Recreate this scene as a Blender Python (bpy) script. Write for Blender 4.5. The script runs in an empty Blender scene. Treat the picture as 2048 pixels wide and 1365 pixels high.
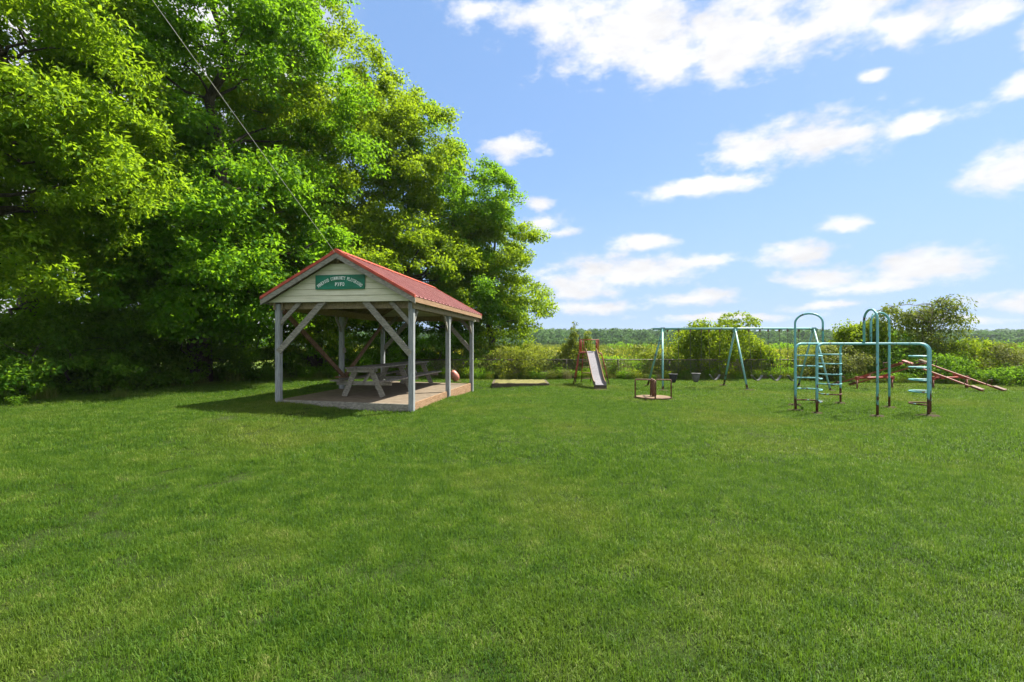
import bpy, math, random
import numpy as np
from mathutils import Vector, Matrix

# ------------------------------------------------------------------ camera, sky, sun, exposure
SC = bpy.context.scene
COL = SC.collection
CAM_H, F_PX, HORIZON = 1.6, 1000.0, 688.0          # eye height, focal length and horizon row in photo pixels
cam_d = bpy.data.cameras.new('camera')
cam_d.sensor_width = 36.0
cam_d.lens = 36.0 * F_PX / 2048.0
cam_d.shift_y = 5.5 / 2048.0
cam_d.clip_start = 0.05
cam_d.clip_end = 5000
cam = bpy.data.objects.new('camera', cam_d)
COL.objects.link(cam)
cam.location = (0, 0, CAM_H)
cam.rotation_euler = (math.radians(90), 0, 0)
SC.camera = cam

SUN_AZ, SUN_EL = math.radians(56), math.radians(55)   # azimuth to the right of the view axis (+Y)
SKY_STRENGTH, SUN_STRENGTH, EXPOSURE = 0.074, 4.6, 1.45
CLOUD_BRIGHT = 5.2

sun_d = bpy.data.lights.new('sun', 'SUN')
sun_d.energy = SUN_STRENGTH
sun_d.angle = math.radians(0.53)
sun_d.color = (1.0, 0.95, 0.86)
sun = bpy.data.objects.new('sun', sun_d)
COL.objects.link(sun)
sdir = Vector((math.sin(SUN_AZ) * math.cos(SUN_EL), math.cos(SUN_AZ) * math.cos(SUN_EL), math.sin(SUN_EL)))
sun.rotation_euler = sdir.to_track_quat('Z', 'Y').to_euler()
sun.location = sdir * 60

SC.view_settings.view_transform = 'Standard'
SC.view_settings.look = 'None'
SC.view_settings.exposure = EXPOSURE
SC.view_settings.gamma = 1.0
SC.view_settings.use_curve_mapping = False
SC.render.engine = 'CYCLES'
SC.cycles.max_bounces = 10
SC.cycles.diffuse_bounces = 7
SC.cycles.transmission_bounces = 6
SC.cycles.use_denoising = True
SC.cycles.use_adaptive_sampling = True
SC.cycles.adaptive_threshold = 0.015


def build_world():
    w = bpy.data.worlds.new('World')
    SC.world = w
    w.use_nodes = True
    nt = w.node_tree
    nt.nodes.clear()
    N, L = nt.nodes, nt.links

    def math_node(op, a, b=None, c=None, clamp=False):
        n = N.new('ShaderNodeMath')
        n.operation = op
        n.use_clamp = clamp
        for i, v in enumerate((a, b, c)):
            if v is None:
                continue
            if isinstance(v, (int, float)):
                n.inputs[i].default_value = v
            else:
                L.new(v, n.inputs[i])
        return n.outputs[0]

    def smooth(x, lo, hi):
        n = N.new('ShaderNodeMapRange')
        n.interpolation_type = 'SMOOTHSTEP'
        L.new(x, n.inputs[0])
        n.inputs[1].default_value = lo
        n.inputs[2].default_value = hi
        return n.outputs[0]

    sky = N.new('ShaderNodeTexSky')
    sky.sky_type = 'NISHITA'
    sky.sun_disc = False
    sky.sun_elevation = SUN_EL
    sky.sun_rotation = SUN_AZ
    sky.air_density = 1.0
    sky.dust_density = 0.6
    sky.ozone_density = 2.0
    tc = N.new('ShaderNodeTexCoord')
    sep = N.new('ShaderNodeSeparateXYZ')
    L.new(tc.outputs['Generated'], sep.inputs[0])
    X, Y, Z = sep.outputs
    az = math_node('ARCTAN2', X, Y)
    el = math_node('ARCSINE', Z)

    def noise(scale, detail, rough, zs=2.2, off=0.0):
        m = N.new('ShaderNodeMapping')
        L.new(tc.outputs['Generated'], m.inputs[0])
        m.inputs['Scale'].default_value = (1, 1, zs)
        m.inputs['Location'].default_value = (off, off * 0.7, off * 1.3)
        n = N.new('ShaderNodeTexNoise')
        L.new(m.outputs[0], n.inputs['Vector'])
        n.inputs['Scale'].default_value = scale
        n.inputs['Detail'].default_value = detail
        n.inputs['Roughness'].default_value = rough
        return n.outputs['Fac']

    # the cumulus of the photograph, each as a patch of sky: azimuth, elevation and half extents
    clouds = [(960, 22, 90, 26), (1090, 30, 150, 55), (1260, 65, 190, 78), (1330, 112, 110, 56), (1470, 60, 170, 88), (1450, 120, 80, 50),
              (1640, 52, 210, 76), (1830, 50, 150, 44), (1960, 25, 110, 28), (2060, 70, 50, 40), (2060, 160, 80, 26), (1745, 145, 34, 16),
              (1500, 294, 105, 34), (1655, 276, 130, 54), (1835, 248, 100, 24), (2020, 333, 110, 46), (1390, 377, 135, 20),
              (1020, 296, 66, 28), (1075, 404, 48, 16), (1095, 442, 54, 20), (1120, 466, 60, 12), (1285, 487, 66, 16), (1695, 454, 50, 18),
              (1605, 512, 100, 22), (1250, 545, 200, 28), (1370, 530, 110, 18), (1150, 570, 110, 30), (1640, 555, 120, 24),
              (1850, 532, 130, 32), (1740, 575, 150, 14), (2010, 605, 110, 20), (1380, 598, 120, 15), (1180, 612, 120, 14),
              (1640, 610, 110, 10), (1900, 642, 120, 9), (1450, 635, 160, 8)]
    field = None
    dist = noise(5.0, 4, 0.5, 2.0, 3.1)
    azd = math_node('ADD', az, math_node('MULTIPLY', math_node('SUBTRACT', dist, 0.5), 0.06))
    eld = math_node('ADD', el, math_node('MULTIPLY', math_node('SUBTRACT', noise(7.0, 4, 0.5, 2.0, 8.7), 0.5), 0.035))
    comb = N.new('ShaderNodeCombineXYZ')
    L.new(azd, comb.inputs[0])
    L.new(eld, comb.inputs[1])
    for (cx, cy, rx, ry) in clouds:
        def ae(px, py):
            d = Vector(((px - 1024) / F_PX, 1, (HORIZON - py) / F_PX)).normalized()
            return math.atan2(d.x, d.y), math.asin(d.z)
        a0, e0 = ae(cx, cy)
        ra = abs(ae(cx + rx, cy)[0] - ae(cx - rx, cy)[0]) / 2
        re = abs(ae(cx, cy - ry)[1] - ae(cx, cy + ry)[1]) / 2 * 1.2
        vm = N.new('ShaderNodeVectorMath')
        vm.operation = 'MULTIPLY_ADD'
        L.new(comb.outputs[0], vm.inputs[0])
        vm.inputs[1].default_value = (1 / ra, 1 / re, 0)
        vm.inputs[2].default_value = (-a0 / ra, -e0 / re, 0)
        ln = N.new('ShaderNodeVectorMath')
        ln.operation = 'LENGTH'
        L.new(vm.outputs[0], ln.inputs[0])
        b = math_node('SUBTRACT', 1.0, ln.outputs['Value'])
        if field is None:
            field = b
        else:
            mx = N.new('ShaderNodeMath')
            mx.operation = 'SMOOTH_MAX'
            L.new(field, mx.inputs[0])
            L.new(b, mx.inputs[1])
            mx.inputs[2].default_value = 0.25
            field = mx.outputs[0]
    field = math_node('MAXIMUM', field, -1.0)
    nz = math_node('ADD', math_node('MULTIPLY', math_node('SUBTRACT', noise(7.5, 8, 0.62), 0.5), 2.1),
                   math_node('MULTIPLY', math_node('SUBTRACT', noise(24.0, 8, 0.6, 1.8, 5.0), 0.5), 1.5))
    d_in = smooth(math_node('ADD', field, nz), -0.16, 0.74)
    # cumulus over the rest of the sky, mostly unseen, thickened for fill light
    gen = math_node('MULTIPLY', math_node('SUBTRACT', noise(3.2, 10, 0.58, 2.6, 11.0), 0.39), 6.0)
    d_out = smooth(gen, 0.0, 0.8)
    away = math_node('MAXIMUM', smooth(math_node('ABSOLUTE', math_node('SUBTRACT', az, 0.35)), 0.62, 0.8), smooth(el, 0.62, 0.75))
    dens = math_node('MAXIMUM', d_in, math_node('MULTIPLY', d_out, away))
    # thin milky veil low over the horizon
    veil = math_node('MULTIPLY', math_node('SUBTRACT', 1.0, smooth(el, 0.0, 0.34)), 0.75)
    dens = math_node('MAXIMUM', dens, 0.0)
    shade = math_node('ADD', 0.66, math_node('MULTIPLY', noise(9.0, 8, 0.6, 2.6, 21.0), 0.64))
    low = math_node('ADD', 0.90, math_node('MULTIPLY', smooth(el, 0.0, 0.34), 0.10))
    shade = math_node('MULTIPLY', shade, low)
    cc = N.new('ShaderNodeVectorMath')
    cc.operation = 'SCALE'
    cc.inputs[0].default_value = (1.0 * CLOUD_BRIGHT, 1.0 * CLOUD_BRIGHT, 1.02 * CLOUD_BRIGHT)
    L.new(shade, cc.inputs['Scale'])
    vmix = N.new('ShaderNodeMix')
    vmix.data_type = 'RGBA'
    L.new(veil, vmix.inputs['Factor'])
    even = N.new('ShaderNodeMix')          # the photograph's blue is more even than a clear-air model
    even.data_type = 'RGBA'
    even.inputs['Factor'].default_value = 0.6
    L.new(sky.outputs[0], even.inputs['A'])
    even.inputs['B'].default_value = (1.35, 2.50, 4.7, 1)
    L.new(even.outputs['Result'], vmix.inputs['A'])
    vmix.inputs['B'].default_value = (0.44 * CLOUD_BRIGHT, 0.63 * CLOUD_BRIGHT, 0.93 * CLOUD_BRIGHT, 1)
    mix = N.new('ShaderNodeMix')
    mix.data_type = 'RGBA'
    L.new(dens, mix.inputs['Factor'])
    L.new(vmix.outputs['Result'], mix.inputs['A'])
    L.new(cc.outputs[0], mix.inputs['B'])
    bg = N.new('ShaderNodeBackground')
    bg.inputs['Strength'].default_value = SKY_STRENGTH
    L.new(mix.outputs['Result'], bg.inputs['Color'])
    out = N.new('ShaderNodeOutputWorld')
    L.new(bg.outputs[0], out.inputs[0])


build_world()

# ------------------------------------------------------------------ materials
MATS = {}


class NT:
    def __init__(self, name):
        self.m = bpy.data.materials.new(name)
        self.m.use_nodes = True
        self.nt = self.m.node_tree
        self.nt.nodes.clear()
        self.out = self.nt.nodes.new('ShaderNodeOutputMaterial')
        MATS[name] = self.m

    def n(self, t, **kw):
        n = self.nt.nodes.new(t)
        for k, v in kw.items():
            setattr(n, k, v)
        return n

    def l(self, a, b):
        self.nt.links.new(a, b)

    def coords(self, kind='Object', scale=(1, 1, 1)):
        t = self.n('ShaderNodeTexCoord')
        m = self.n('ShaderNodeMapping')
        m.inputs['Scale'].default_value = scale
        self.l(t.outputs[kind], m.inputs[0])
        return m.outputs[0]

    def world_pos(self, scale=(1, 1, 1)):
        g = self.n('ShaderNodeNewGeometry')
        m = self.n('ShaderNodeMapping')
        m.inputs['Scale'].default_value = scale
        self.l(g.outputs['Position'], m.inputs[0])
        return m.outputs[0]

    def noise(self, vec, scale, detail=6, rough=0.55):
        n = self.n('ShaderNodeTexNoise')
        self.l(vec, n.inputs['Vector'])
        n.inputs['Scale'].default_value = scale
        n.inputs['Detail'].default_value = detail
        n.inputs['Roughness'].default_value = rough
        return n.outputs['Fac']

    def ramp(self, fac, stops):
        r = self.n('ShaderNodeValToRGB')
        e = r.color_ramp.elements
        while len(e) < len(stops):
            e.new(0.5)
        for i, (p, c) in enumerate(stops):
            e[i].position = p
            e[i].color = (c[0], c[1], c[2], 1)
        self.l(fac, r.inputs[0])
        return r.outputs[0]

    def mix(self, fac, a, b, mode='MIX'):
        m = self.n('ShaderNodeMix', data_type='RGBA', blend_type=mode)
        for sock, v in ((m.inputs['Factor'], fac), (m.inputs['A'], a), (m.inputs['B'], b)):
            if isinstance(v, (int, float)):
                sock.default_value = v
            elif isinstance(v, tuple):
                sock.default_value = (v[0], v[1], v[2], 1)
            else:
                self.l(v, sock)
        return m.outputs['Result']

    def math(self, op, a, b=None, clamp=False):
        n = self.n('ShaderNodeMath', operation=op, use_clamp=clamp)
        for i, v in enumerate((a, b)):
            if v is None:
                continue
            if isinstance(v, (int, float)):
                n.inputs[i].default_value = v
            else:
                self.l(v, n.inputs[i])
        return n.outputs[0]

    def principled(self, color, rough=0.8, spec=0.3, bump=None, bump_s=0.3, bump_d=0.01, metallic=0.0):
        p = self.n('ShaderNodeBsdfPrincipled')
        if isinstance(color, tuple):
            p.inputs['Base Color'].default_value = (*color, 1)
        else:
            self.l(color, p.inputs['Base Color'])
        if isinstance(rough, (int, float)):
            p.inputs['Roughness'].default_value = rough
        else:
            self.l(rough, p.inputs['Roughness'])
        p.inputs['Specular IOR Level'].default_value = spec
        p.inputs['Metallic'].default_value = metallic
        if bump is not None:
            b = self.n('ShaderNodeBump')
            b.inputs['Strength'].default_value = bump_s
            b.inputs['Distance'].default_value = bump_d
            self.l(bump, b.inputs['Height'])
            self.l(b.outputs[0], p.inputs['Normal'])
        return p

    def finish(self, shader):
        self.l(shader.outputs[0], self.out.inputs['Surface'])
        return self.m


def wood(name, c0, c1, c2, grain=(14, 14, 1.2)):
    t = NT(name)
    v = t.world_pos(grain)
    n1 = t.noise(v, 3.0, 8, 0.65)
    n2 = t.noise(t.world_pos((1, 1, 1)), 2.2, 4, 0.5)
    c = t.ramp(n1, [(0.32, c0), (0.5, c1), (0.68, c2)])
    c = t.mix(t.math('MULTIPLY', n2, 0.35), c, tuple(x * 0.55 for x in c1))
    return t.finish(t.principled(c, 0.85, 0.2, n1, 0.5, 0.01))


wood('grey_post_wood', (0.15, 0.16, 0.16), (0.30, 0.32, 0.32), (0.44, 0.46, 0.45), (22, 22, 1.3))
wood('grey_board_wood', (0.13, 0.12, 0.10), (0.26, 0.245, 0.20), (0.40, 0.38, 0.31), (4, 4, 12))
wood('grey_plank_wood', (0.09, 0.08, 0.07), (0.20, 0.18, 0.155), (0.33, 0.30, 0.26), (12, 1.4, 12))
wood('brown_wood', (0.10, 0.055, 0.03), (0.18, 0.105, 0.06), (0.27, 0.17, 0.10), (6, 3, 6))
wood('tan_board_wood', (0.20, 0.115, 0.06), (0.31, 0.19, 0.105), (0.42, 0.28, 0.17), (5, 1.0, 16))
wood('rafter_wood', (0.16, 0.125, 0.07), (0.26, 0.21, 0.12), (0.36, 0.30, 0.18), (8, 8, 8))
wood('dark_timber', (0.05, 0.04, 0.03), (0.10, 0.08, 0.055), (0.18, 0.15, 0.10), (2, 8, 14))
wood('bark', (0.03, 0.024, 0.018), (0.075, 0.06, 0.045), (0.14, 0.12, 0.09), (9, 9, 1.5))
wood('pale_twig', (0.09, 0.075, 0.055), (0.17, 0.14, 0.10), (0.26, 0.22, 0.17), (9, 9, 3))

t = NT('cream_siding')
v = t.world_pos((1.2, 1.2, 14))
n1 = t.noise(v, 2.0, 6)
c = t.ramp(n1, [(0.3, (0.60, 0.58, 0.43)), (0.6, (0.76, 0.74, 0.57)), (0.8, (0.82, 0.80, 0.65))])
c = t.mix(t.math('MULTIPLY', t.noise(t.world_pos((1, 1, 1)), 5.0, 5), 0.30), c, (0.40, 0.40, 0.22))
t.finish(t.principled(c, 0.7, 0.3))

t = NT('red_roof_metal')
n1 = t.noise(t.world_pos((1, 1, 1)), 2.5, 6)
c = t.ramp(n1, [(0.35, (0.21, 0.04, 0.032)), (0.65, (0.29, 0.075, 0.06))])
t.finish(t.principled(c, t.math('ADD', t.math('MULTIPLY', n1, 0.2), 0.40), 0.9))

t = NT('red_trim_metal')
n1 = t.noise(t.world_pos((1, 1, 1)), 6, 6)
c = t.ramp(n1, [(0.35, (0.36, 0.04, 0.02)), (0.65, (0.50, 0.09, 0.04))])
t.finish(t.principled(c, 0.5, 0.4))

t = NT('green_sign_paint')
n1 = t.noise(t.world_pos((1, 1, 3)), 3, 5)
c = t.ramp(n1, [(0.35, (0.0, 0.12, 0.05)), (0.7, (0.0, 0.20, 0.115))])
t.finish(t.principled(c, 0.5, 0.4))
t = NT('white_letter_paint')
t.finish(t.principled((0.78, 0.86, 0.80), 0.6, 0.3))

t = NT('concrete')
n1 = t.noise(t.world_pos(), 4.5, 8, 0.65)
n2 = t.noise(t.world_pos(), 0.9, 4)
c = t.ramp(n1, [(0.3, (0.115, 0.09, 0.06)), (0.55, (0.185, 0.145, 0.10)), (0.75, (0.25, 0.20, 0.145))])
c = t.mix(t.math('MULTIPLY', n2, 0.6), c, (0.15, 0.12, 0.085))
t.finish(t.principled(c, 0.9, 0.2, n1, 0.3, 0.01))


def painted_pipe(name, base_lo, base_hi, rust_at, rust_soft=0.5):
    """Old paint over pipe: chips all over, rust where it stands in wet grass."""
    t = NT(name)
    g = t.n('ShaderNodeNewGeometry')
    s = t.n('ShaderNodeSeparateXYZ')
    t.l(g.outputs['Position'], s.inputs[0])
    n1 = t.noise(t.world_pos(), 5.0, 8, 0.65)
    n2 = t.noise(t.world_pos((1, 1, 0.35)), 16.0, 6, 0.6)
    paint = t.mix(n2, base_lo, base_hi)
    rust = t.ramp(t.noise(t.world_pos(), 22.0, 5), [(0.3, (0.055, 0.022, 0.012)), (0.6, (0.13, 0.05, 0.025)), (0.8, (0.22, 0.10, 0.06))])
    hgt = t.math('ADD', s.outputs[2], t.math('MULTIPLY', t.math('SUBTRACT', n1, 0.5), rust_soft * 2.2))
    low = t.n('ShaderNodeMapRange')
    t.l(hgt, low.inputs[0])
    low.inputs[1].default_value = rust_at
    low.inputs[2].default_value = rust_at - 0.10
    chip = t.n('ShaderNodeMapRange')
    t.l(t.noise(t.world_pos((1, 1, 0.5)), 9.0, 9, 0.7), chip.inputs[0])
    chip.inputs[1].default_value = 0.575
    chip.inputs[2].default_value = 0.62
    f = t.math('MAXIMUM', low.outputs[0], chip.outputs[0])
    c = t.mix(f, paint, rust)
    return t.finish(t.principled(c, t.math('ADD', t.math('MULTIPLY', f, 0.35), 0.45), 0.4, n2, 0.2, 0.003))


painted_pipe('teal_paint', (0.10, 0.37, 0.39), (0.23, 0.50, 0.50), 0.42)
painted_pipe('teal_swing_paint', (0.11, 0.32, 0.30), (0.22, 0.42, 0.38), 0.20)
painted_pipe('red_paint', (0.28, 0.035, 0.022), (0.38, 0.08, 0.055), -0.2)
painted_pipe('red_slide_paint', (0.26, 0.035, 0.02), (0.38, 0.08, 0.05), 0.35)
painted_pipe('orange_seesaw_paint', (0.24, 0.05, 0.022), (0.30, 0.12, 0.065), -0.2)
painted_pipe('faded_red_plastic', (0.48, 0.13, 0.09), (0.60, 0.27, 0.20), -0.5, 0.1)
t = NT('rusty_pipe')
n1 = t.noise(t.world_pos(), 18.0, 8, 0.65)
c = t.ramp(n1, [(0.3, (0.06, 0.028, 0.018)), (0.55, (0.15, 0.07, 0.04)), (0.75, (0.30, 0.18, 0.12))])
t.finish(t.principled(c, 0.7, 0.4, n1, 0.3, 0.003))
t = NT('worn_tan_deck')
n1 = t.noise(t.world_pos(), 6.0, 8, 0.6)
c = t.ramp(n1, [(0.3, (0.13, 0.085, 0.045)), (0.6, (0.21, 0.14, 0.075)), (0.8, (0.28, 0.20, 0.12))])
t.finish(t.principled(c, 0.8, 0.3))
t = NT('bare_steel')
n1 = t.noise(t.world_pos((1, 1, 0.6)), 14.0, 6, 0.6)
c = t.ramp(n1, [(0.3, (0.13, 0.12, 0.13)), (0.7, (0.21, 0.195, 0.215))])
t.finish(t.principled(c, t.math('ADD', t.math('MULTIPLY', n1, 0.25), 0.45), 0.35, metallic=0.0))
t = NT('galvanised_wire')
n1 = t.noise(t.world_pos(), 3.0, 4)
c = t.ramp(n1, [(0.3, (0.06, 0.048, 0.036)), (0.7, (0.13, 0.115, 0.095))])
t.finish(t.principled(c, 0.6, 0.5, metallic=0.3))
t = NT('pale_cable')
t.finish(t.principled((0.50, 0.48, 0.42), 0.6, 0.3))
t = NT('black_rubber')
t.finish(t.principled((0.025, 0.026, 0.028), 0.6, 0.4))
t = NT('grey_rubber')
n1 = t.noise(t.world_pos(), 8.0, 5)
t.finish(t.principled(t.ramp(n1, [(0.3, (0.08, 0.08, 0.075)), (0.7, (0.16, 0.16, 0.15))]), 0.6, 0.4))
t = NT('dry_sand')
n1 = t.noise(t.world_pos(), 7.0, 8, 0.7)
c = t.ramp(n1, [(0.3, (0.09, 0.10, 0.03)), (0.55, (0.18, 0.165, 0.06)), (0.75, (0.25, 0.22, 0.10))])
t.finish(t.principled(c, 0.95, 0.1, n1, 0.5, 0.03))

t = NT('lawn_soil')
n1 = t.noise(t.world_pos(), 0.35, 5)
n2 = t.noise(t.world_pos(), 5.0, 8, 0.7)
c = t.ramp(n1, [(0.3, (0.022, 0.040, 0.008)), (0.55, (0.032, 0.052, 0.010)), (0.75, (0.045, 0.06, 0.014))])
c = t.mix(t.math('MULTIPLY', n2, 0.6), c, (0.022, 0.028, 0.008))
far = t.ramp(t.noise(t.world_pos((1, 1, 1)), 0.05, 6), [(0.35, (0.075, 0.13, 0.018)), (0.55, (0.12, 0.17, 0.02)), (0.75, (0.20, 0.20, 0.015))])
g = t.n('ShaderNodeNewGeometry')
s = t.n('ShaderNodeSeparateXYZ')
t.l(g.outputs['Position'], s.inputs[0])
mr = t.n('ShaderNodeMapRange')
t.l(s.outputs[1], mr.inputs[0])
mr.inputs[1].default_value = 26
mr.inputs[2].default_value = 34
c = t.mix(mr.outputs[0], c, far)
t.finish(t.principled(c, 0.95, 0.1, n2, 0.6, 0.03))

t = NT('bare_dirt')
n1 = t.noise(t.world_pos(), 9.0, 8, 0.7)
c = t.ramp(n1, [(0.3, (0.03, 0.022, 0.012)), (0.6, (0.06, 0.045, 0.024)), (0.8, (0.10, 0.08, 0.04))])
t.finish(t.principled(c, 0.95, 0.1, n1, 0.6, 0.03))


def foliage(name, stops, trans, tfac=0.38, vary=0.6, nscale=0.55, rough=0.55, yellow=None, spec=0.18, clumpy=0.0):
    """Leaves: each leaf its own tone, whole boughs drifting lighter or yellower, light passing through."""
    t = NT(name)
    g = t.n('ShaderNodeNewGeometry')
    oi = t.n('ShaderNodeObjectInfo')
    isl = g.outputs['Random Per Island']
    big = t.noise(t.world_pos(), nscale, 4, 0.55)
    f = t.math('ADD', t.math('MULTIPLY', isl, vary), t.math('MULTIPLY', big, 1.0 - vary))
    f = t.math('ADD', f, t.math('MULTIPLY', t.math('SUBTRACT', oi.outputs['Random'], 0.5), 0.10))
    if clumpy:
        f = t.math('ADD', f, t.math('MULTIPLY', t.math('SUBTRACT', t.noise(t.world_pos(), 3.5, 5, 0.65), 0.5), clumpy))
    c = t.ramp(f, stops)
    tr = t.mix(0.5, c, trans)
    if yellow is not None:
        mr = t.n('ShaderNodeMapRange')
        t.l(big, mr.inputs[0])
        mr.inputs[1].default_value = 0.5
        mr.inputs[2].default_value = 0.72
        yf = t.math('MULTIPLY', mr.outputs[0], 0.6)
        c = t.mix(yf, c, yellow)
        tr = t.mix(yf, tr, yellow)
    p = t.principled(c, rough, spec)
    tb = t.n('ShaderNodeBsdfTranslucent')
    t.l(tr, tb.inputs['Color'])
    m = t.n('ShaderNodeMixShader')
    m.inputs[0].default_value = tfac
    t.l(p.outputs[0], m.inputs[1])
    t.l(tb.outputs[0], m.inputs[2])
    return t.finish(m)


foliage('leaf_maple', [(0.2, (0.032, 0.120, 0.008)), (0.5, (0.072, 0.205, 0.010)), (0.8, (0.15, 0.28, 0.014))], (0.40, 0.70, 0.014), 0.56, spec=0.1)
foliage('leaf_near', [(0.2, (0.048, 0.130, 0.008)), (0.5, (0.105, 0.215, 0.010)), (0.8, (0.20, 0.31, 0.018))], (0.50, 0.72, 0.014), 0.56, spec=0.1)
foliage('leaf_walnut', [(0.2, (0.052, 0.130, 0.008)), (0.5, (0.115, 0.215, 0.010)), (0.8, (0.22, 0.31, 0.015))], (0.54, 0.72, 0.014), 0.56, spec=0.1)
foliage('leaf_understorey', [(0.2, (0.034, 0.115, 0.010)), (0.5, (0.075, 0.19, 0.014)), (0.8, (0.16, 0.27, 0.024))], (0.34, 0.60, 0.018), 0.52, spec=0.1)
foliage('leaf_bright_shrub', [(0.2, (0.07, 0.15, 0.008)), (0.5, (0.15, 0.25, 0.010)), (0.8, (0.27, 0.35, 0.02))], (0.46, 0.58, 0.015), 0.5, spec=0.1)
foliage('leaf_yellow_shrub', [(0.2, (0.07, 0.125, 0.012)), (0.5, (0.17, 0.235, 0.018)), (0.8, (0.34, 0.37, 0.04))], (0.44, 0.50, 0.03), 0.46)
foliage('leaf_olive_shrub', [(0.2, (0.05, 0.085, 0.014)), (0.5, (0.13, 0.165, 0.025)), (0.8, (0.27, 0.27, 0.07))], (0.30, 0.36, 0.03), 0.42)
foliage('leaf_juniper', [(0.2, (0.04, 0.085, 0.012)), (0.5, (0.10, 0.16, 0.02)), (0.8, (0.22, 0.25, 0.03))], (0.32, 0.40, 0.02), 0.42)
foliage('leaf_forest', [(0.2, (0.030, 0.085, 0.020)), (0.5, (0.06, 0.135, 0.028)), (0.8, (0.11, 0.20, 0.040))], (0.14, 0.28, 0.04), 0.3, 0.35, 0.03, spec=0.04)
foliage('grass_blade', [(0.15, (0.024, 0.074, 0.008)), (0.45, (0.066, 0.142, 0.013)), (0.75, (0.118, 0.200, 0.022)), (0.99, (0.25, 0.27, 0.08))],
        (0.19, 0.34, 0.018), 0.42, 0.5, 0.30, 0.55, (0.21, 0.235, 0.036), 0.15, 1.7)
foliage('weed_blade', [(0.2, (0.05, 0.10, 0.012)), (0.5, (0.10, 0.16, 0.018)), (0.8, (0.24, 0.24, 0.06))], (0.25, 0.34, 0.02), 0.4)
foliage('dry_stalk', [(0.2, (0.15, 0.13, 0.06)), (0.5, (0.27, 0.23, 0.11)), (0.8, (0.38, 0.32, 0.18))], (0.3, 0.26, 0.1), 0.3)
foliage('yellow_petal', [(0.2, (0.55, 0.48, 0.01)), (0.6, (0.68, 0.62, 0.015)), (0.9, (0.76, 0.72, 0.03))], (0.70, 0.62, 0.02), 0.35)
foliage('white_petal', [(0.2, (0.55, 0.50, 0.42)), (0.6, (0.68, 0.62, 0.52)), (0.9, (0.78, 0.74, 0.66))], (0.7, 0.62, 0.5), 0.3)


# ------------------------------------------------------------------ helpers
def ground(x, y):
    """Height of the lawn: nearly level, a low bank to the left, a slight dip past the pavilion."""
    def ss(a, b, v):
        q = min(1, max(0, (v - a) / (b - a)))
        return q * q * (3 - 2 * q)
    z = 0.18 * ss(2.9, 6.2, -x)
    z -= 0.15 * math.exp(-(((x + 1.0) / 2.2) ** 2 + ((y - 18.0) / 2.4) ** 2))
    z += 0.018 * math.sin(x * 0.9 + 1.3) * math.sin(y * 0.8) + 0.012 * math.sin(x * 2.3 + y * 1.7)
    if y > 24:
        z -= 0.15 * ss(24, 60, y)
    return z


def at(px, py, Y):
    """Photo pixel plus a known distance -> place."""
    return Vector(((px - 1024) / F_PX * Y, Y, CAM_H + (HORIZON - py) / F_PX * Y))


def on_ground(px, py):
    """Photo pixel of something standing on the lawn -> place."""
    Y = CAM_H / max(1e-3, (py - HORIZON) / F_PX)
    for _ in range(20):
        X = (px - 1024) / F_PX * Y
        Y = 0.5 * Y + 0.5 * (CAM_H - ground(X, Y)) / ((py - HORIZON) / F_PX)
    X = (px - 1024) / F_PX * Y
    return Vector((X, Y, ground(X, Y)))


def tag(o, label=None, cat=None, group=None, kind=None):
    if label:
        o['label'] = label
    if cat:
        o['category'] = cat
    if group:
        o['group'] = group
    if kind:
        o['kind'] = kind
    return o


def thing(name, label, cat, loc=(0, 0, 0), rz=0.0, group=None):
    o = bpy.data.objects.new(name, None)
    o.empty_display_size = 0.3
    COL.objects.link(o)
    o.location = loc
    o.rotation_euler = (0, 0, rz)
    return tag(o, label, cat, group)


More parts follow.
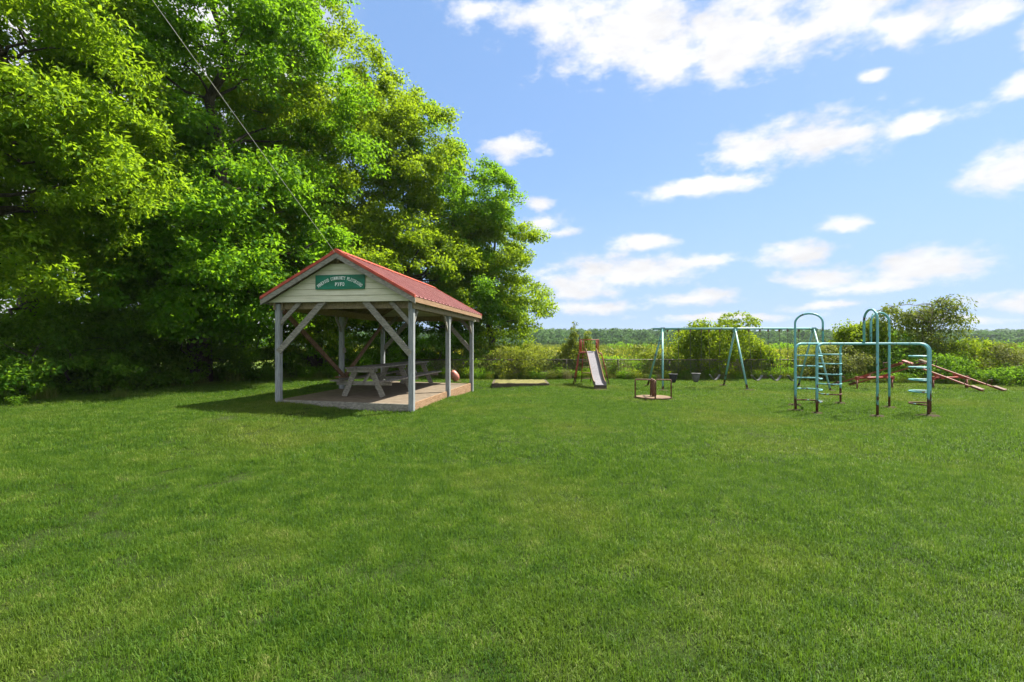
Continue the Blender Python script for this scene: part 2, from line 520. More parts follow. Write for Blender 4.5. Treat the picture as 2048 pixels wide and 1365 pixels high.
class MB:
    """Collects beams, boxes, tubes and prisms and links them as one mesh object."""
    def __init__(self):
        self.v, self.f, self.smooth = [], [], False

    def quad_prism(self, a, b):
        i = len(self.v)
        n = len(a)
        self.v += [tuple(p) for p in a] + [tuple(p) for p in b]
        self.f.append([i + k for k in range(n)][::-1])
        self.f.append([i + n + k for k in range(n)])
        for k in range(n):
            k2 = (k + 1) % n
            self.f.append([i + k, i + k2, i + n + k2, i + n + k])
        return self

    def box(self, lo, hi):
        x0, y0, z0 = lo
        x1, y1, z1 = hi
        return self.quad_prism([(x0, y0, z0), (x1, y0, z0), (x1, y1, z0), (x0, y1, z0)],
                               [(x0, y0, z1), (x1, y0, z1), (x1, y1, z1), (x0, y1, z1)])

    def beam(self, p0, p1, w, h, up=(0, 0, 1)):
        """Board from p0 to p1; h along up, w across."""
        p0, p1, up = Vector(p0), Vector(p1), Vector(up)
        d = (p1 - p0).normalized()
        s = d.cross(up)
        if s.length < 1e-4:
            s = d.cross(Vector((1, 0, 0)))
        s.normalize()
        u = s.cross(d).normalized()
        r = [s * (a * w / 2) + u * (b * h / 2) for a, b in ((-1, -1), (1, -1), (1, 1), (-1, 1))]
        return self.quad_prism([p0 + q for q in r], [p1 + q for q in r])

    def tube(self, pts, rad, seg=8, closed=False):
        pts = [Vector(p) for p in pts]
        n = len(pts)
        rads = rad if isinstance(rad, (list, tuple)) else [rad] * n
        i0 = len(self.v)
        u = None
        for k in range(n):
            if closed:
                d = (pts[(k + 1) % n] - pts[k - 1]).normalized()
            else:
                d = (pts[min(k + 1, n - 1)] - pts[max(k - 1, 0)]).normalized()
            if u is None:
                u = d.orthogonal().normalized()
            else:
                u = (u - d * u.dot(d))
                u = u.normalized() if u.length > 1e-5 else d.orthogonal().normalized()
            w = d.cross(u)
            for j in range(seg):
                a = 2 * math.pi * j / seg
                self.v.append(tuple(pts[k] + (u * math.cos(a) + w * math.sin(a)) * rads[k]))
        m = n if closed else n - 1
        for k in range(m):
            a0, b0 = i0 + k * seg, i0 + ((k + 1) % n) * seg
            for j in range(seg):
                j2 = (j + 1) % seg
                self.f.append([a0 + j, a0 + j2, b0 + j2, b0 + j])
        if not closed:
            self.f.append([i0 + j for j in range(seg)][::-1])
            self.f.append([i0 + (n - 1) * seg + j for j in range(seg)])
        self.smooth = True
        return self

    def mesh(self, name, mat):
        me = bpy.data.meshes.new(name)
        me.from_pydata(self.v, [], self.f)
        me.materials.append(MATS[mat])
        if self.smooth:
            for p in me.polygons:
                p.use_smooth = len(p.vertices) == 4
        me.update()
        return me

    def build(self, name, mat, parent=None):
        o = bpy.data.objects.new(name, self.mesh(name, mat))
        COL.objects.link(o)
        if parent is not None:
            o.parent = parent
        return o


def arc_path(pts, r=0.1, n=5):
    """Polyline with its inner corners rounded."""
    pts = [Vector(p) for p in pts]
    out = [pts[0]]
    for k in range(1, len(pts) - 1):
        a, b, c = pts[k - 1], pts[k], pts[k + 1]
        ra = min(r, (a - b).length * 0.49)
        rc = min(r, (c - b).length * 0.49)
        p, q = b + (a - b).normalized() * ra, b + (c - b).normalized() * rc
        for j in range(n + 1):
            s = j / n
            out.append(p * (1 - s) ** 2 + b * 2 * s * (1 - s) + q * s * s)
    out.append(pts[-1])
    return out


def np_mesh(name, verts, faces, mat, mat_idx=None):
    """Big mesh from numpy arrays (faces all of the same corner count)."""
    me = bpy.data.meshes.new(name)
    nv, (nf, k) = len(verts), faces.shape
    me.vertices.add(nv)
    me.vertices.foreach_set('co', np.ascontiguousarray(verts, dtype=np.float32).ravel())
    me.loops.add(nf * k)
    me.loops.foreach_set('vertex_index', np.ascontiguousarray(faces, dtype=np.int32).ravel())
    me.polygons.add(nf)
    me.polygons.foreach_set('loop_start', np.arange(0, nf * k, k, dtype=np.int32))
    for m in (mat if isinstance(mat, (list, tuple)) else [mat]):
        me.materials.append(MATS[m])
    if mat_idx is not None:
        me.polygons.foreach_set('material_index', np.ascontiguousarray(mat_idx, dtype=np.int32))
    me.update(calc_edges=True)
    me.validate()
    return me


def norm(a):
    return a / np.maximum(1e-9, np.linalg.norm(a, axis=1, keepdims=True))


def leaf_arrays(P, D, Nn, Ln, ratio=0.5, fold=0.12):
    """Folded pointed leaves: base P, direction D, normal Nn, length Ln -> verts, tri faces."""
    D = norm(D)
    S = norm(np.cross(D, Nn))
    U = np.cross(S, D)
    Ln = Ln[:, None]
    n = len(P)
    V = np.empty((n, 4, 3))
    V[:, 0] = P
    V[:, 1] = P + D * Ln * 0.45 + S * Ln * ratio * 0.5 + U * Ln * fold
    V[:, 2] = P + D * Ln - U * Ln * fold * 0.9
    V[:, 3] = P + D * Ln * 0.45 - S * Ln * ratio * 0.5 + U * Ln * fold
    i = np.arange(n)[:, None] * 4
    F = np.concatenate([i + np.array([[0, 1, 2]]), i + np.array([[0, 2, 3]])], axis=1).reshape(-1, 3)
    return V.reshape(-1, 3), F


def clump_leaves(rng, centers, outs, radius, per, leaf, flat=0.45, droop=0.35, up=0.7, ratio=0.5):
    """Boughs: every clump is a drooping pad of leaves facing up and outward."""
    m = len(centers)
    C = np.repeat(centers, per, axis=0)
    O = np.repeat(norm(outs + np.array([0, 0, up])), per, axis=0)
    R = np.repeat(radius, per)
    n = m * per
    tv = norm(np.cross(O, rng.normal(size=(n, 3))))
    rr = np.sqrt(rng.random(n)) * R
    th = rng.normal(size=n) * flat * R * 0.45
    P = C + tv * rr[:, None] + O * th[:, None]
    P[:, 2] -= droop * (rr / R) ** 2 * R
    D = tv * 0.8 + np.array([0, 0, -0.55]) + rng.normal(size=(n, 3)) * 0.45
    Nn = O + rng.normal(size=(n, 3)) * 0.55
    Ln = leaf * (0.65 + 0.7 * rng.random(n))
    return leaf_arrays(P, D, Nn, Ln, ratio)


def bough_leaves(rng, centers, outs, radius, subs, per, leaf, ratio=0.6, droop=0.25, squash=0.72):
    """Rounded boughs: each a dome of leaf tufts on its outer and upper side."""
    m = len(centers)
    k = m * subs
    O = np.repeat(outs, subs, axis=0)
    d = norm(norm(rng.normal(size=(k, 3))) + 0.75 * O + np.array([0, 0, 0.55]))
    Rb = np.repeat(radius, subs)
    S = np.repeat(centers, subs, axis=0) + d * (Rb * rng.uniform(0.5, 1.08, k))[:, None] * np.array([1, 1, squash])
    n = k * per
    dd = np.repeat(d, per, axis=0)
    rs = np.repeat(Rb * rng.uniform(0.26, 0.46, k), per)
    off = norm(rng.normal(size=(n, 3))) * (rng.random(n) ** 0.5)[:, None]
    P = np.repeat(S, per, axis=0) + off * rs[:, None] * np.array([1, 1, 0.55])
    P[:, 2] -= droop * rs * (off[:, 0] ** 2 + off[:, 1] ** 2)
    D = norm(off * np.array([1, 1, 0.5]) * 0.8 + rng.normal(size=(n, 3)) * 0.6 + np.array([0, 0, -0.22]))
    Nn = dd * 0.6 + np.array([0, 0, 0.7]) + rng.normal(size=(n, 3)) * 0.5
    return leaf_arrays(P, D, Nn, leaf * (0.55 + 0.8 * rng.random(n)), ratio)


def ellipsoid_points(rng, ells, n, shell=0.4, ragged=0.07):
    vol = np.array([e[3] * e[4] * e[5] for e in ells])
    idx = rng.choice(len(ells), n, p=vol ** 0.6 / (vol ** 0.6).sum())
    d = norm(rng.normal(size=(n, 3)))
    r = rng.random(n) ** shell
    E = np.array(ells)[idx]
    c, rad = E[:, :3], E[:, 3:]
    lump = 1 + 0.10 * np.sin(d[:, 0] * 7 + E[:, 0]) * np.cos(d[:, 2] * 6 + E[:, 1]) + ragged * rng.normal(size=n)
    P = c + d * rad * (r * lump)[:, None]
    return P, norm(d / rad)


def limb(mb, rng, p0, p1, r0, r1, wob=0.25, n=6):
    p0, p1 = Vector(p0), Vector(p1)
    L_ = (p1 - p0).length
    pts, rad = [], []
    for k in range(n + 1):
        s = k / n
        p = p0.lerp(p1, s)
        w = math.sin(math.pi * s) * wob * L_ * 0.2
        p = p + Vector((rng.normal() * w, rng.normal() * w, abs(rng.normal()) * w))
        pts.append(p)
        rad.append(r0 * (1 - s) + r1 * s)
    mb.tube(pts, rad, 6)
    return pts


def tree(name, label, cat, base, ells, n_clump, per, leaf, mat, seed, clump_r=(0.6, 1.1), trunk_r=0.3, n_limb=26,
         shell=0.4, droop=0.35, group=None, bark='bark', up=0.7, ratio=0.5, stems=1, twigs=0, extra=None, flat=0.45, subs=0, ragged=0.07):
    rng = np.random.default_rng(seed)
    base = Vector(base)
    root = thing(name, label, cat, base, 0, group)
    C, O = ellipsoid_points(rng, ells, n_clump, shell, ragged)
    keep = C[:, 2] > base.z + 0.12
    C, O = C[keep], O[keep]
    if extra is not None:
        eC, eO = extra
        C, O = np.concatenate([C, eC]), np.concatenate([O, eO])
    R = rng.uniform(clump_r[0], clump_r[1], len(C))
    if subs:
        V, F = bough_leaves(rng, C, O, R, subs, per, leaf, ratio, droop)
    else:
        V, F = clump_leaves(rng, C, O, R, per, leaf, flat, droop, up, ratio)
    me = np_mesh('crown', V - np.array(base), F, mat)
    cr = bpy.data.objects.new('crown', me)
    COL.objects.link(cr)
    cr.parent = root
    # trunk and limbs
    E = np.array(ells)
    top = Vector((float(np.average(E[:, 0])), float(np.average(E[:, 1])), float((E[:, 2] + E[:, 5] * 0.45).max())))
    tr = MB()
    forks = []
    for s in range(stems):
        b = base + Vector((rng.normal() * 0.25, rng.normal() * 0.25, -0.1)) * (1 if stems > 1 else 0) - Vector((0, 0, 0.15))
        cr_ = float(E[:, 3].mean()) * 0.35
        tp = top + (Vector((rng.normal() * cr_, rng.normal() * cr_, -abs(rng.normal()) * cr_)) if stems > 1 else Vector((0, 0, 0)))
        pts = limb(tr, rng, b - base, tp - base, trunk_r * (1.15 if stems == 1 else 0.8), trunk_r * 0.12, 0.12, 9)
        forks += [(p, trunk_r * (1 - k / 9)) for k, p in enumerate(pts)][2:]
    tr.build('trunk', bark, root)
    bm_ = MB()
    ids = rng.choice(len(C), min(n_limb, len(C)), replace=False)
    ends = []
    for i in ids:
        tgt = Vector(C[i]) - base
        below = [f for f in forks if f[0].z < tgt.z + 0.2] or forks[:1]
        p, r = min(below, key=lambda f: (f[0] - tgt).length)
        limb(bm_, rng, p, tgt, max(0.012, r * 0.45), max(0.006, trunk_r * 0.03), 0.3, 5)
        ends.append(tgt)
    for k in range(twigs):
        e = ends[k % len(ends)]
        d = Vector((rng.normal(), rng.normal(), abs(rng.normal()) + 0.3)).normalized() * rng.uniform(0.12, 0.30)
        limb(bm_, rng, e, e + d, 0.008, 0.004, 0.2, 3)
    bm_.build('branches', bark, root)
    return root


def instanced(name, pts, rots, scls, protos, label=None, cat=None):
    """Countless small growth: patches of blades set out over the ground with geometry nodes."""
    me = bpy.data.meshes.new(name)
    me.from_pydata([tuple(p) for p in pts], [], [])
    a = me.attributes.new('rot', 'FLOAT', 'POINT')
    a.data.foreach_set('value', np.asarray(rots, dtype=np.float32))
    a = me.attributes.new('scl', 'FLOAT', 'POINT')
    a.data.foreach_set('value', np.asarray(scls, dtype=np.float32))
    o = bpy.data.objects.new(name, me)
    COL.objects.link(o)
    tag(o, label, cat, kind='stuff')
    pc = bpy.data.collections.new(name + '_patches')
    for i, m in enumerate(protos):
        pc.objects.link(bpy.data.objects.new(name + '_patch', m))
    ng = bpy.data.node_groups.new(name, 'GeometryNodeTree')
    ng.interface.new_socket('Geometry', in_out='INPUT', socket_type='NodeSocketGeometry')
    ng.interface.new_socket('Geometry', in_out='OUTPUT', socket_type='NodeSocketGeometry')
    gi, go = ng.nodes.new('NodeGroupInput'), ng.nodes.new('NodeGroupOutput')
    iop = ng.nodes.new('GeometryNodeInstanceOnPoints')
    ci = ng.nodes.new('GeometryNodeCollectionInfo')
    ci.inputs['Collection'].default_value = pc
    ci.inputs['Separate Children'].default_value = True
    ci.inputs['Reset Children'].default_value = True
    ar = ng.nodes.new('GeometryNodeInputNamedAttribute')
    ar.data_type = 'FLOAT'
    ar.inputs['Name'].default_value = 'rot'
    asx = ng.nodes.new('GeometryNodeInputNamedAttribute')
    asx.data_type = 'FLOAT'
    asx.inputs['Name'].default_value = 'scl'
    cx = ng.nodes.new('ShaderNodeCombineXYZ')
    k = ng.links.new
    k(gi.outputs[0], iop.inputs['Points'])
    k(ci.outputs[0], iop.inputs['Instance'])
    iop.inputs['Pick Instance'].default_value = True
    k(ar.outputs['Attribute'], cx.inputs[2])
    k(cx.outputs[0], iop.inputs['Rotation'])
    k(asx.outputs['Attribute'], iop.inputs['Scale'])
    k(iop.outputs[0], go.inputs[0])
    md = o.modifiers.new('scatter', 'NODES')
    md.node_group = ng
    return o


def blade_patch(name, rng, size, n, length, width, mat, lean=0.55, tuft=0.0):
    """A square of bent three-cornered blades."""
    P = np.zeros((n, 3))
    P[:, :2] = (rng.random((n, 2)) - 0.5) * size
    if tuft > 0:
        k = max(4, int(n / 40))
        c = (rng.random((k, 2)) - 0.5) * size
        m = rng.random(n) < 0.55
        P[m, :2] = (c[rng.integers(0, k, n)] + rng.normal(size=(n, 2)) * tuft)[m]
    az = rng.random(n) * 2 * np.pi
    L_ = length * (0.4 + 1.0 * rng.random(n)) * np.where(rng.random(n) < 0.08, 1.5, 1.0)
    le = np.abs(rng.normal(size=n)) * lean
    d = np.stack([np.cos(az), np.sin(az), np.zeros(n)], 1)
    s = np.stack([-np.sin(az), np.cos(az), np.zeros(n)], 1)
    upv = np.array([0, 0, 1.0])
    W = width * (0.7 + 0.6 * rng.random(n))[:, None]
    mid = P + upv * (L_ * 0.55 * np.cos(le * 0.5))[:, None] + d * (L_ * 0.55 * np.sin(le * 0.5))[:, None]
    tip = mid + upv * (L_ * 0.5 * np.cos(le * 1.6))[:, None] + d * (L_ * 0.5 * np.sin(le * 1.6))[:, None]
    V = np.stack([P - s * W / 2, P + s * W / 2, mid + s * W * 0.42, mid - s * W * 0.42, tip], 1).reshape(-1, 3)
    i = np.arange(n)[:, None] * 5
    F = np.concatenate([i + np.array([[0, 1, 2]]), i + np.array([[0, 2, 3]]), i + np.array([[3, 2, 4]])], axis=1).reshape(-1, 3)
    return V, F


# ------------------------------------------------------------------ the ground
def build_ground():
    xs = list(np.arange(-40, 40.1, 0.5))
    ys = list(np.arange(-8, 30.1, 0.5))
    xs = [-1000, -600, -400, -200, -120, -80, -60] + xs + [60, 80, 120, 200, 400, 800, 1400]
    ys = [-300, -100, -40, -20] + ys + [34, 40, 50, 60, 80, 120, 200, 300, 500, 800, 1000]
    V = [(x, y, ground(x, y)) for y in ys for x in xs]
    nx = len(xs)
    F = [[j * nx + i, j * nx + i + 1, (j + 1) * nx + i + 1, (j + 1) * nx + i] for j in range(len(ys) - 1) for i in range(nx - 1)]
    mb = MB()
    mb.v, mb.f, mb.smooth = V, F, True
    o = mb.build('ground', 'lawn_soil')
    tag(o, 'level green lawn running back to the fence and the field', kind='structure')


build_ground()

PAV = Vector((-2.342, 11.68, 0.0))          # foot of the front right post
PAV_RZ = -math.radians(7.87)
W_, L_ = 3.35, 6.43


def pav_local(x, y):
    dx, dy = x - PAV.x, y - PAV.y
    c, s = math.cos(-PAV_RZ), math.sin(-PAV_RZ)
    return dx * c - dy * s, dx * s + dy * c


def pav_world(x, y, z=0.0):
    c, s = math.cos(PAV_RZ), math.sin(PAV_RZ)
    return Vector((PAV.x + x * c - y * s, PAV.y + x * s + y * c, z))


# ------------------------------------------------------------------ pavilion
def build_pavilion():
    root = thing('picnic_pavilion', 'open timber picnic pavilion with red metal gable roof and green sign', 'pavilion', PAV, PAV_RZ)
    ridge_x, half, z_eave, z_ridge = -1.72, 1.905, 2.69, 3.76
    y0, y1 = -0.32, 7.4
    slope = (z_ridge - z_eave) / half
    # floor slab and edge boards
    slab = MB().quad_prism([(-W_ - 0.06, 0.05, -0.3), (-0.055, 0.05, -0.3), (-0.055, L_ + 0.02, -0.3), (-W_ - 0.06, L_ + 0.02, -0.3)],
                           [(-W_ - 0.06, 0.05, 0.235), (-0.055, 0.05, 0.165), (-0.055, L_ + 0.02, 0.165), (-W_ - 0.06, L_ + 0.02, 0.225)]).build('floor_slab', 'concrete', root)
    MB().box((-0.05, 0.07, -0.34), (-0.004, 3.16, 0.19)).build('edge_board', 'tan_board_wood', root)
    MB().box((-0.05, 3.27, -0.36), (-0.004, L_ - 0.06, 0.185)).build('edge_board', 'tan_board_wood', root)
    MB().beam((-W_ + 0.07, 0.022, 0.09), (-0.07, 0.022, 0.03), 0.044, 0.30).build('edge_board', 'grey_board_wood', root)
    MB().box((-W_ + 0.07, L_ + 0.025, -0.20), (-0.07, L_ + 0.07, 0.17)).build('edge_board', 'tan_board_wood', root)
    MB().box((-W_ - 0.11, 0.07, -0.1), (-W_ - 0.065, L_, 0.17)).build('edge_board', 'brown_wood', root)
    # posts
    for x in (0.0, -W_):
        for y in (0.0, L_ / 2, L_):
            MB().box((x - 0.06, y - 0.06, -0.35), (x + 0.06, y + 0.06, 2.56)).build('post', 'grey_post_wood', root)
    # headers
    for x, s in ((0.0, 1), (-W_, -1)):
        MB().box((x + s * 0.064 - 0.022, y0 + 0.22, 2.42), (x + s * 0.064 + 0.022, y1 - 0.03, 2.60)).build('header_beam', 'rafter_wood', root)
        MB().box((x - s * 0.084 - 0.022, 0.0, 2.42), (x - s * 0.084 + 0.022, L_, 2.60)).build('header_beam', 'rafter_wood', root)
    MB().box((-W_ - 0.02, L_ + 0.064, 2.42), (0.02, L_ + 0.104, 2.60)).build('header_beam', 'rafter_wood', root)
    MB().box((-W_ - 0.02, 0.062, 2.44), (0.02, 0.10, 2.60)).build('header_beam', 'rafter_wood', root)
    # braces: front and back walls, then the sides
    def brace(a, b, w=0.14, mat='grey_board_wood', up=(0, 1, 0), th=0.04):
        a, b = Vector(a), Vector(b)
        MB().beam(a, b, w, th, up).build('brace', mat, root)
    for y, yo in ((0.0, 0.0), (L_, 0.03)):
        brace((-W_ + 0.02, y + yo, 2.08), (-W_ + 0.56, y + yo, 2.60), 0.10)
        brace((-W_ + 0.02, y + yo - 0.045, 1.40), (-2.16, y + yo - 0.045, 2.62))
        brace((-0.02, y + yo - 0.045, 1.36), (-1.14, y + yo - 0.045, 2.62))
        brace((-0.02, y + yo, 2.06), (-0.52, y + yo, 2.60), 0.10)
    for x in (0.0, -W_):
        for y, dirs in ((0.0, (1,)), (L_ / 2, (-1, 1)), (L_, (-1,))):
            for d in dirs:
                brace((x, y + d * 0.03, 1.98), (x, y + d * 0.46, 2.52), 0.085, 'grey_board_wood', (1, 0, 0))
    for ye in (0.06, L_ - 0.06):
        brace((-W_ + 0.09, L_ / 2 + (0.05 if ye > 1 else -0.05), 0.62), (-W_ + 0.09, ye, 2.40), 0.13, 'brown_wood', (1, 0, 0))
    MB().box((-W_ - 0.13, L_ / 2 - 0.16, 0.56), (-W_ + 0.16, L_ / 2 + 0.16, 0.61)).build('ledge', 'brown_wood', root)
    MB().box((-W_ + 0.065, L_ / 2 - 0.07, 1.32), (-W_ + 0.10, L_ / 2 + 0.07, 1.48)).build('junction_box', 'grey_board_wood', root)
    # gable siding, each lapped board a piece
    def tri_x(z):
        k = (z_ridge - 0.13 - z) / slope
        return ridge_x - k, ridge_x + k
    for yg, s in ((-0.10, -1), (L_ + 0.11, 1)):
        z = 2.595
        while z < 3.55:
            zt = z + 0.150
            a0, a1 = tri_x(z)
            b0, b1 = tri_x(min(zt, 3.62))
            if b1 - b0 < 0.05:
                break
            ylo, yhi = yg + s * 0.018, yg + s * 0.004
            fr = [(a0, ylo, z), (a1, ylo, z), (b1, yhi, zt - 0.006), (b0, yhi, zt - 0.006)]
            bk = [(a0, yg - s * 0.012, z), (a1, yg - s * 0.012, z), (b1, yg - s * 0.012, zt - 0.006), (b0, yg - s * 0.012, zt - 0.006)]
            MB().quad_prism(fr, bk).build('siding_board', 'cream_siding', root)
            z = zt
    # sign
    sx0, sx1, sz0, sz1, sy = -2.32, -1.09, 2.885, 3.225, -0.137
    sign = MB().box((sx0, sy - 0.012, sz0), (sx1, sy + 0.008, sz1)).build('sign_board', 'green_sign_paint', root)
    letters = MB()

    def glyph(ch, cx, cz, ang, w, h, off=0.006):
        cu = bpy.data.curves.new('glyph', 'FONT')
        cu.body = ch
        cu.size = 1.0
        cu.offset = 0.035
        cu.extrude = 0.0
        o = bpy.data.objects.new('glyph', cu)
        me = bpy.data.meshes.new_from_object(o)
        vs = [v.co.copy() for v in me.vertices]
        if vs:
            x0 = min(v.x for v in vs)
            x1 = max(v.x for v in vs)
            zb = min(v.y for v in vs)
            zt = max(v.y for v in vs)
            i = len(letters.v)
            ca, sa = math.cos(ang), math.sin(ang)
            for v in vs:
                u = ((v.x - x0) / max(1e-6, x1 - x0) - 0.5) * w
                q = ((v.y - zb) / max(1e-6, zt - zb) - 0.5) * h
                letters.v.append((cx + u * ca - q * sa, sy - 0.012 - off, cz + u * sa + q * ca))
            for p in me.polygons:
                letters.f.append([i + k for k in p.vertices])
            # slab serifs top and bottom, as the painted lettering has
            if ch not in 'OCGDU0':
                for q0 in (-h / 2, h / 2 - h * 0.13):
                    i = len(letters.v)
                    for (u, q) in ((-w * 0.56, q0), (-w * 0.12, q0), (-w * 0.12, q0 + h * 0.13), (-w * 0.56, q0 + h * 0.13)):
                        letters.v.append((cx + u * ca - q * sa, sy - 0.012 - off - 0.001, cz + u * sa + q * ca))
                    letters.f.append([i, i + 1, i + 2, i + 3])
        bpy.data.objects.remove(o)
        bpy.data.curves.remove(cu)
        bpy.data.meshes.remove(me)

    text = 'PINEWOOD COMMUNITY PLAYGROUND'
    cx0 = (sx0 + sx1) / 2
    Rr = 0.86
    span = math.radians(80)
    zc = sz1 - 0.075 - Rr
    wt = {'I': 0.55, ' ': 0.95, 'M': 1.25, 'W': 1.3}
    ws = [wt.get(ch, 1.0) for ch in text]
    tot = sum(ws)
    acc = 0.0
    for ch, w in zip(text, ws):
        s = (acc + w / 2) / tot - 0.5
        acc += w
        if ch == ' ':
            continue
        a = s * span
        glyph(ch, cx0 + math.sin(a) * Rr, zc + math.cos(a) * Rr, -a, 0.031 * w, 0.078)
    for k, ch in enumerate('PVFD'):
        glyph(ch, cx0 + (k - 1.5) * 0.062, sz0 + 0.115, 0, 0.046, 0.085)
    letters.build('lettering', 'white_letter_paint', sign)['kind'] = 'stuff'
    # rafters, ridge board and the roof itself
    nraf = 10
    for k in range(nraf):
        y = y0 + 0.30 + k * (y1 - y0 - 0.5) / (nraf - 1)
        for s in (-1, 1):
            a = Vector((ridge_x + s * 0.02, y, z_ridge - 0.16))
            b = Vector((ridge_x + s * (half - 0.06), y, z_ridge - 0.16 - (half - 0.06) * slope))
            MB().beam(a, b, 0.04, 0.10, (0, 0, 1)).build('rafter', 'rafter_wood', root)
    MB().box((ridge_x - 0.02, y0 + 0.1, z_ridge - 0.26), (ridge_x + 0.02, y1 - 0.1, z_ridge - 0.12)).build('ridge_board', 'rafter_wood', root)
    npan = 8
    nrm = Vector((slope, 0, 1)).normalized()
    for s in (-1, 1):
        for k in range(npan):
            ya = y0 + k * (y1 - y0) / npan
            yb = y0 + (k + 1) * (y1 - y0) / npan - 0.004
            # ribbed profile across the panel
            prof = []
            m = 3
            for j in range(m):
                q0 = ya + (yb - ya) * j / m
                q1 = ya + (yb - ya) * (j + 1) / m
                prof += [(q0, 0.034), (q0 + 0.03, 0.034), (q0 + 0.05, 0.0), (q1 - 0.02, 0.0)]
            prof.append((yb, 0.034))
            mb = MB()
            top0, bot0 = [], []
            for (yy, hh) in prof:
                mb.v.append((ridge_x, yy, z_ridge + hh))
                mb.v.append((ridge_x + s * half, yy, z_eave + hh))
                mb.v.append((ridge_x, yy, z_ridge + hh - 0.008))
                mb.v.append((ridge_x + s * half, yy, z_eave + hh - 0.008))
            for j in range(len(prof) - 1):
                i, i2 = j * 4, (j + 1) * 4
                mb.f.append([i, i + 1, i2 + 1, i2])
                mb.f.append([i + 2, i2 + 2, i2 + 3, i + 3])
                mb.f.append([i + 1, i + 3, i2 + 3, i2 + 1])
            mb.build('roof_panel', 'red_roof_metal', root)
        # sheathing under the metal, fascia, barge boards, rake trim
        a, b = (ridge_x, z_ridge - 0.045), (ridge_x + s * (half - 0.015), z_eave - 0.040)
        MB().quad_prism([(a[0], y0 + 0.05, a[1]), (b[0], y0 + 0.05, b[1]), (b[0], y0 + 0.05, b[1] - 0.02), (a[0], y0 + 0.05, a[1] - 0.02)],
                        [(a[0], y1 - 0.05, a[1]), (b[0], y1 - 0.05, b[1]), (b[0], y1 - 0.05, b[1] - 0.02), (a[0], y1 - 0.05, a[1] - 0.02)]).build('roof_sheathing', 'rafter_wood', root)
        xe = ridge_x + s * half
        MB().box((min(xe - s * 0.035, xe - s * 0.003), y0 + 0.045, z_eave - 0.135), (max(xe - s * 0.035, xe - s * 0.003), y1 - 0.05, z_eave - 0.022)).build('fascia_board', 'tan_board_wood' if s > 0 else 'grey_board_wood', root)
        for yb_, d in ((y0, 1), (y1, -1)):
            lo, hi = sorted((yb_ + d * 0.004, yb_ + d * 0.042))
            def rk(za, zb, name, mat, l_, h_):
                p = [(ridge_x, l_, z_ridge + za), (xe, l_, z_eave + za), (xe, l_, z_eave + zb), (ridge_x, l_, z_ridge + zb)]
                q = [(x, h_, z) for (x, _, z) in p]
                MB().quad_prism(p, q).build(name, mat, root)
            rk(-0.042, -0.170, 'barge_board', 'grey_board_wood', lo, hi)
            lo2, hi2 = sorted((yb_ - d * 0.012, yb_ + d * 0.06))
            rk(0.034, -0.038, 'rake_trim', 'red_trim_metal', lo2, hi2)
    # ridge cap
    cap = MB()
    for s in (-1, 1):
        cap.quad_prism([(ridge_x, y0 - 0.015, z_ridge + 0.052), (ridge_x + s * 0.14, y0 - 0.015, z_ridge + 0.052 - 0.14 * slope),
                        (ridge_x + s * 0.14, y0 - 0.015, z_ridge + 0.040 - 0.14 * slope), (ridge_x, y0 - 0.015, z_ridge + 0.040)],
                       [(ridge_x, y1 + 0.015, z_ridge + 0.052), (ridge_x + s * 0.14, y1 + 0.015, z_ridge + 0.052 - 0.14 * slope),
                        (ridge_x + s * 0.14, y1 + 0.015, z_ridge + 0.040 - 0.14 * slope), (ridge_x, y1 + 0.015, z_ridge + 0.040)])
    cap.build('ridge_cap', 'red_trim_metal', root)
    # gutter corner bracket
    MB().box((0.05, L_ + 0.02, 2.40), (0.12, L_ + 0.10, 2.47)).build('bracket', 'cream_siding', root)


build_pavilion()


def build_picnic_table():
    base = pav_world(-1.78, 3.45, 0.205)
    root = thing('picnic_table', 'long weathered grey wooden picnic table with attached benches under the pavilion roof', 'picnic table', base, PAV_RZ)
    rng = random.Random(4)
    hl = 2.42
    for k in range(5):
        x = (k - 2) * 0.148
        dz = rng.uniform(-0.004, 0.004)
        MB().box((x - 0.070, -hl + rng.uniform(-.03, .03), 0.745 + dz), (x + 0.070, hl + rng.uniform(-.03, .03), 0.783 + dz)).build('top_plank', 'grey_plank_wood', root)
    for s in (-1, 1):
        for k in range(2):
            x = s * (0.61 + k * 0.148)
            MB().box((x - 0.069, -hl + rng.uniform(.0, .06), 0.405), (x + 0.069, hl + rng.uniform(-.02, .05), 0.443)).build('bench_plank', 'grey_plank_wood', root)
    MB().box((-0.36, -hl + 0.06, 0.655), (0.36, -hl + 0.10, 0.742)).build('end_apron', 'grey_board_wood', root)
    for y in (-2.15, 0.0, 2.15):
        for s in (-1, 1):
            MB().beam((s * 0.54, y, 0.0), (s * 0.20, y, 0.742), 0.14, 0.04, (0, 1, 0)).build('leg', 'grey_board_wood', root)
        MB().box((-0.76, y + 0.022, 0.30), (0.76, y + 0.06, 0.402)).build('bench_bearer', 'grey_board_wood', root)
        MB().box((-0.36, y + 0.022, 0.655), (0.36, y + 0.06, 0.742)).build('top_bearer', 'grey_board_wood', root)
        if abs(y) > 1:
            d = -1 if y > 0 else 1
            MB().beam((0, y, 0.36), (0, y + d * 0.62, 0.735), 0.09, 0.04, (1, 0, 0)).build('brace', 'grey_board_wood', root)


build_picnic_table()


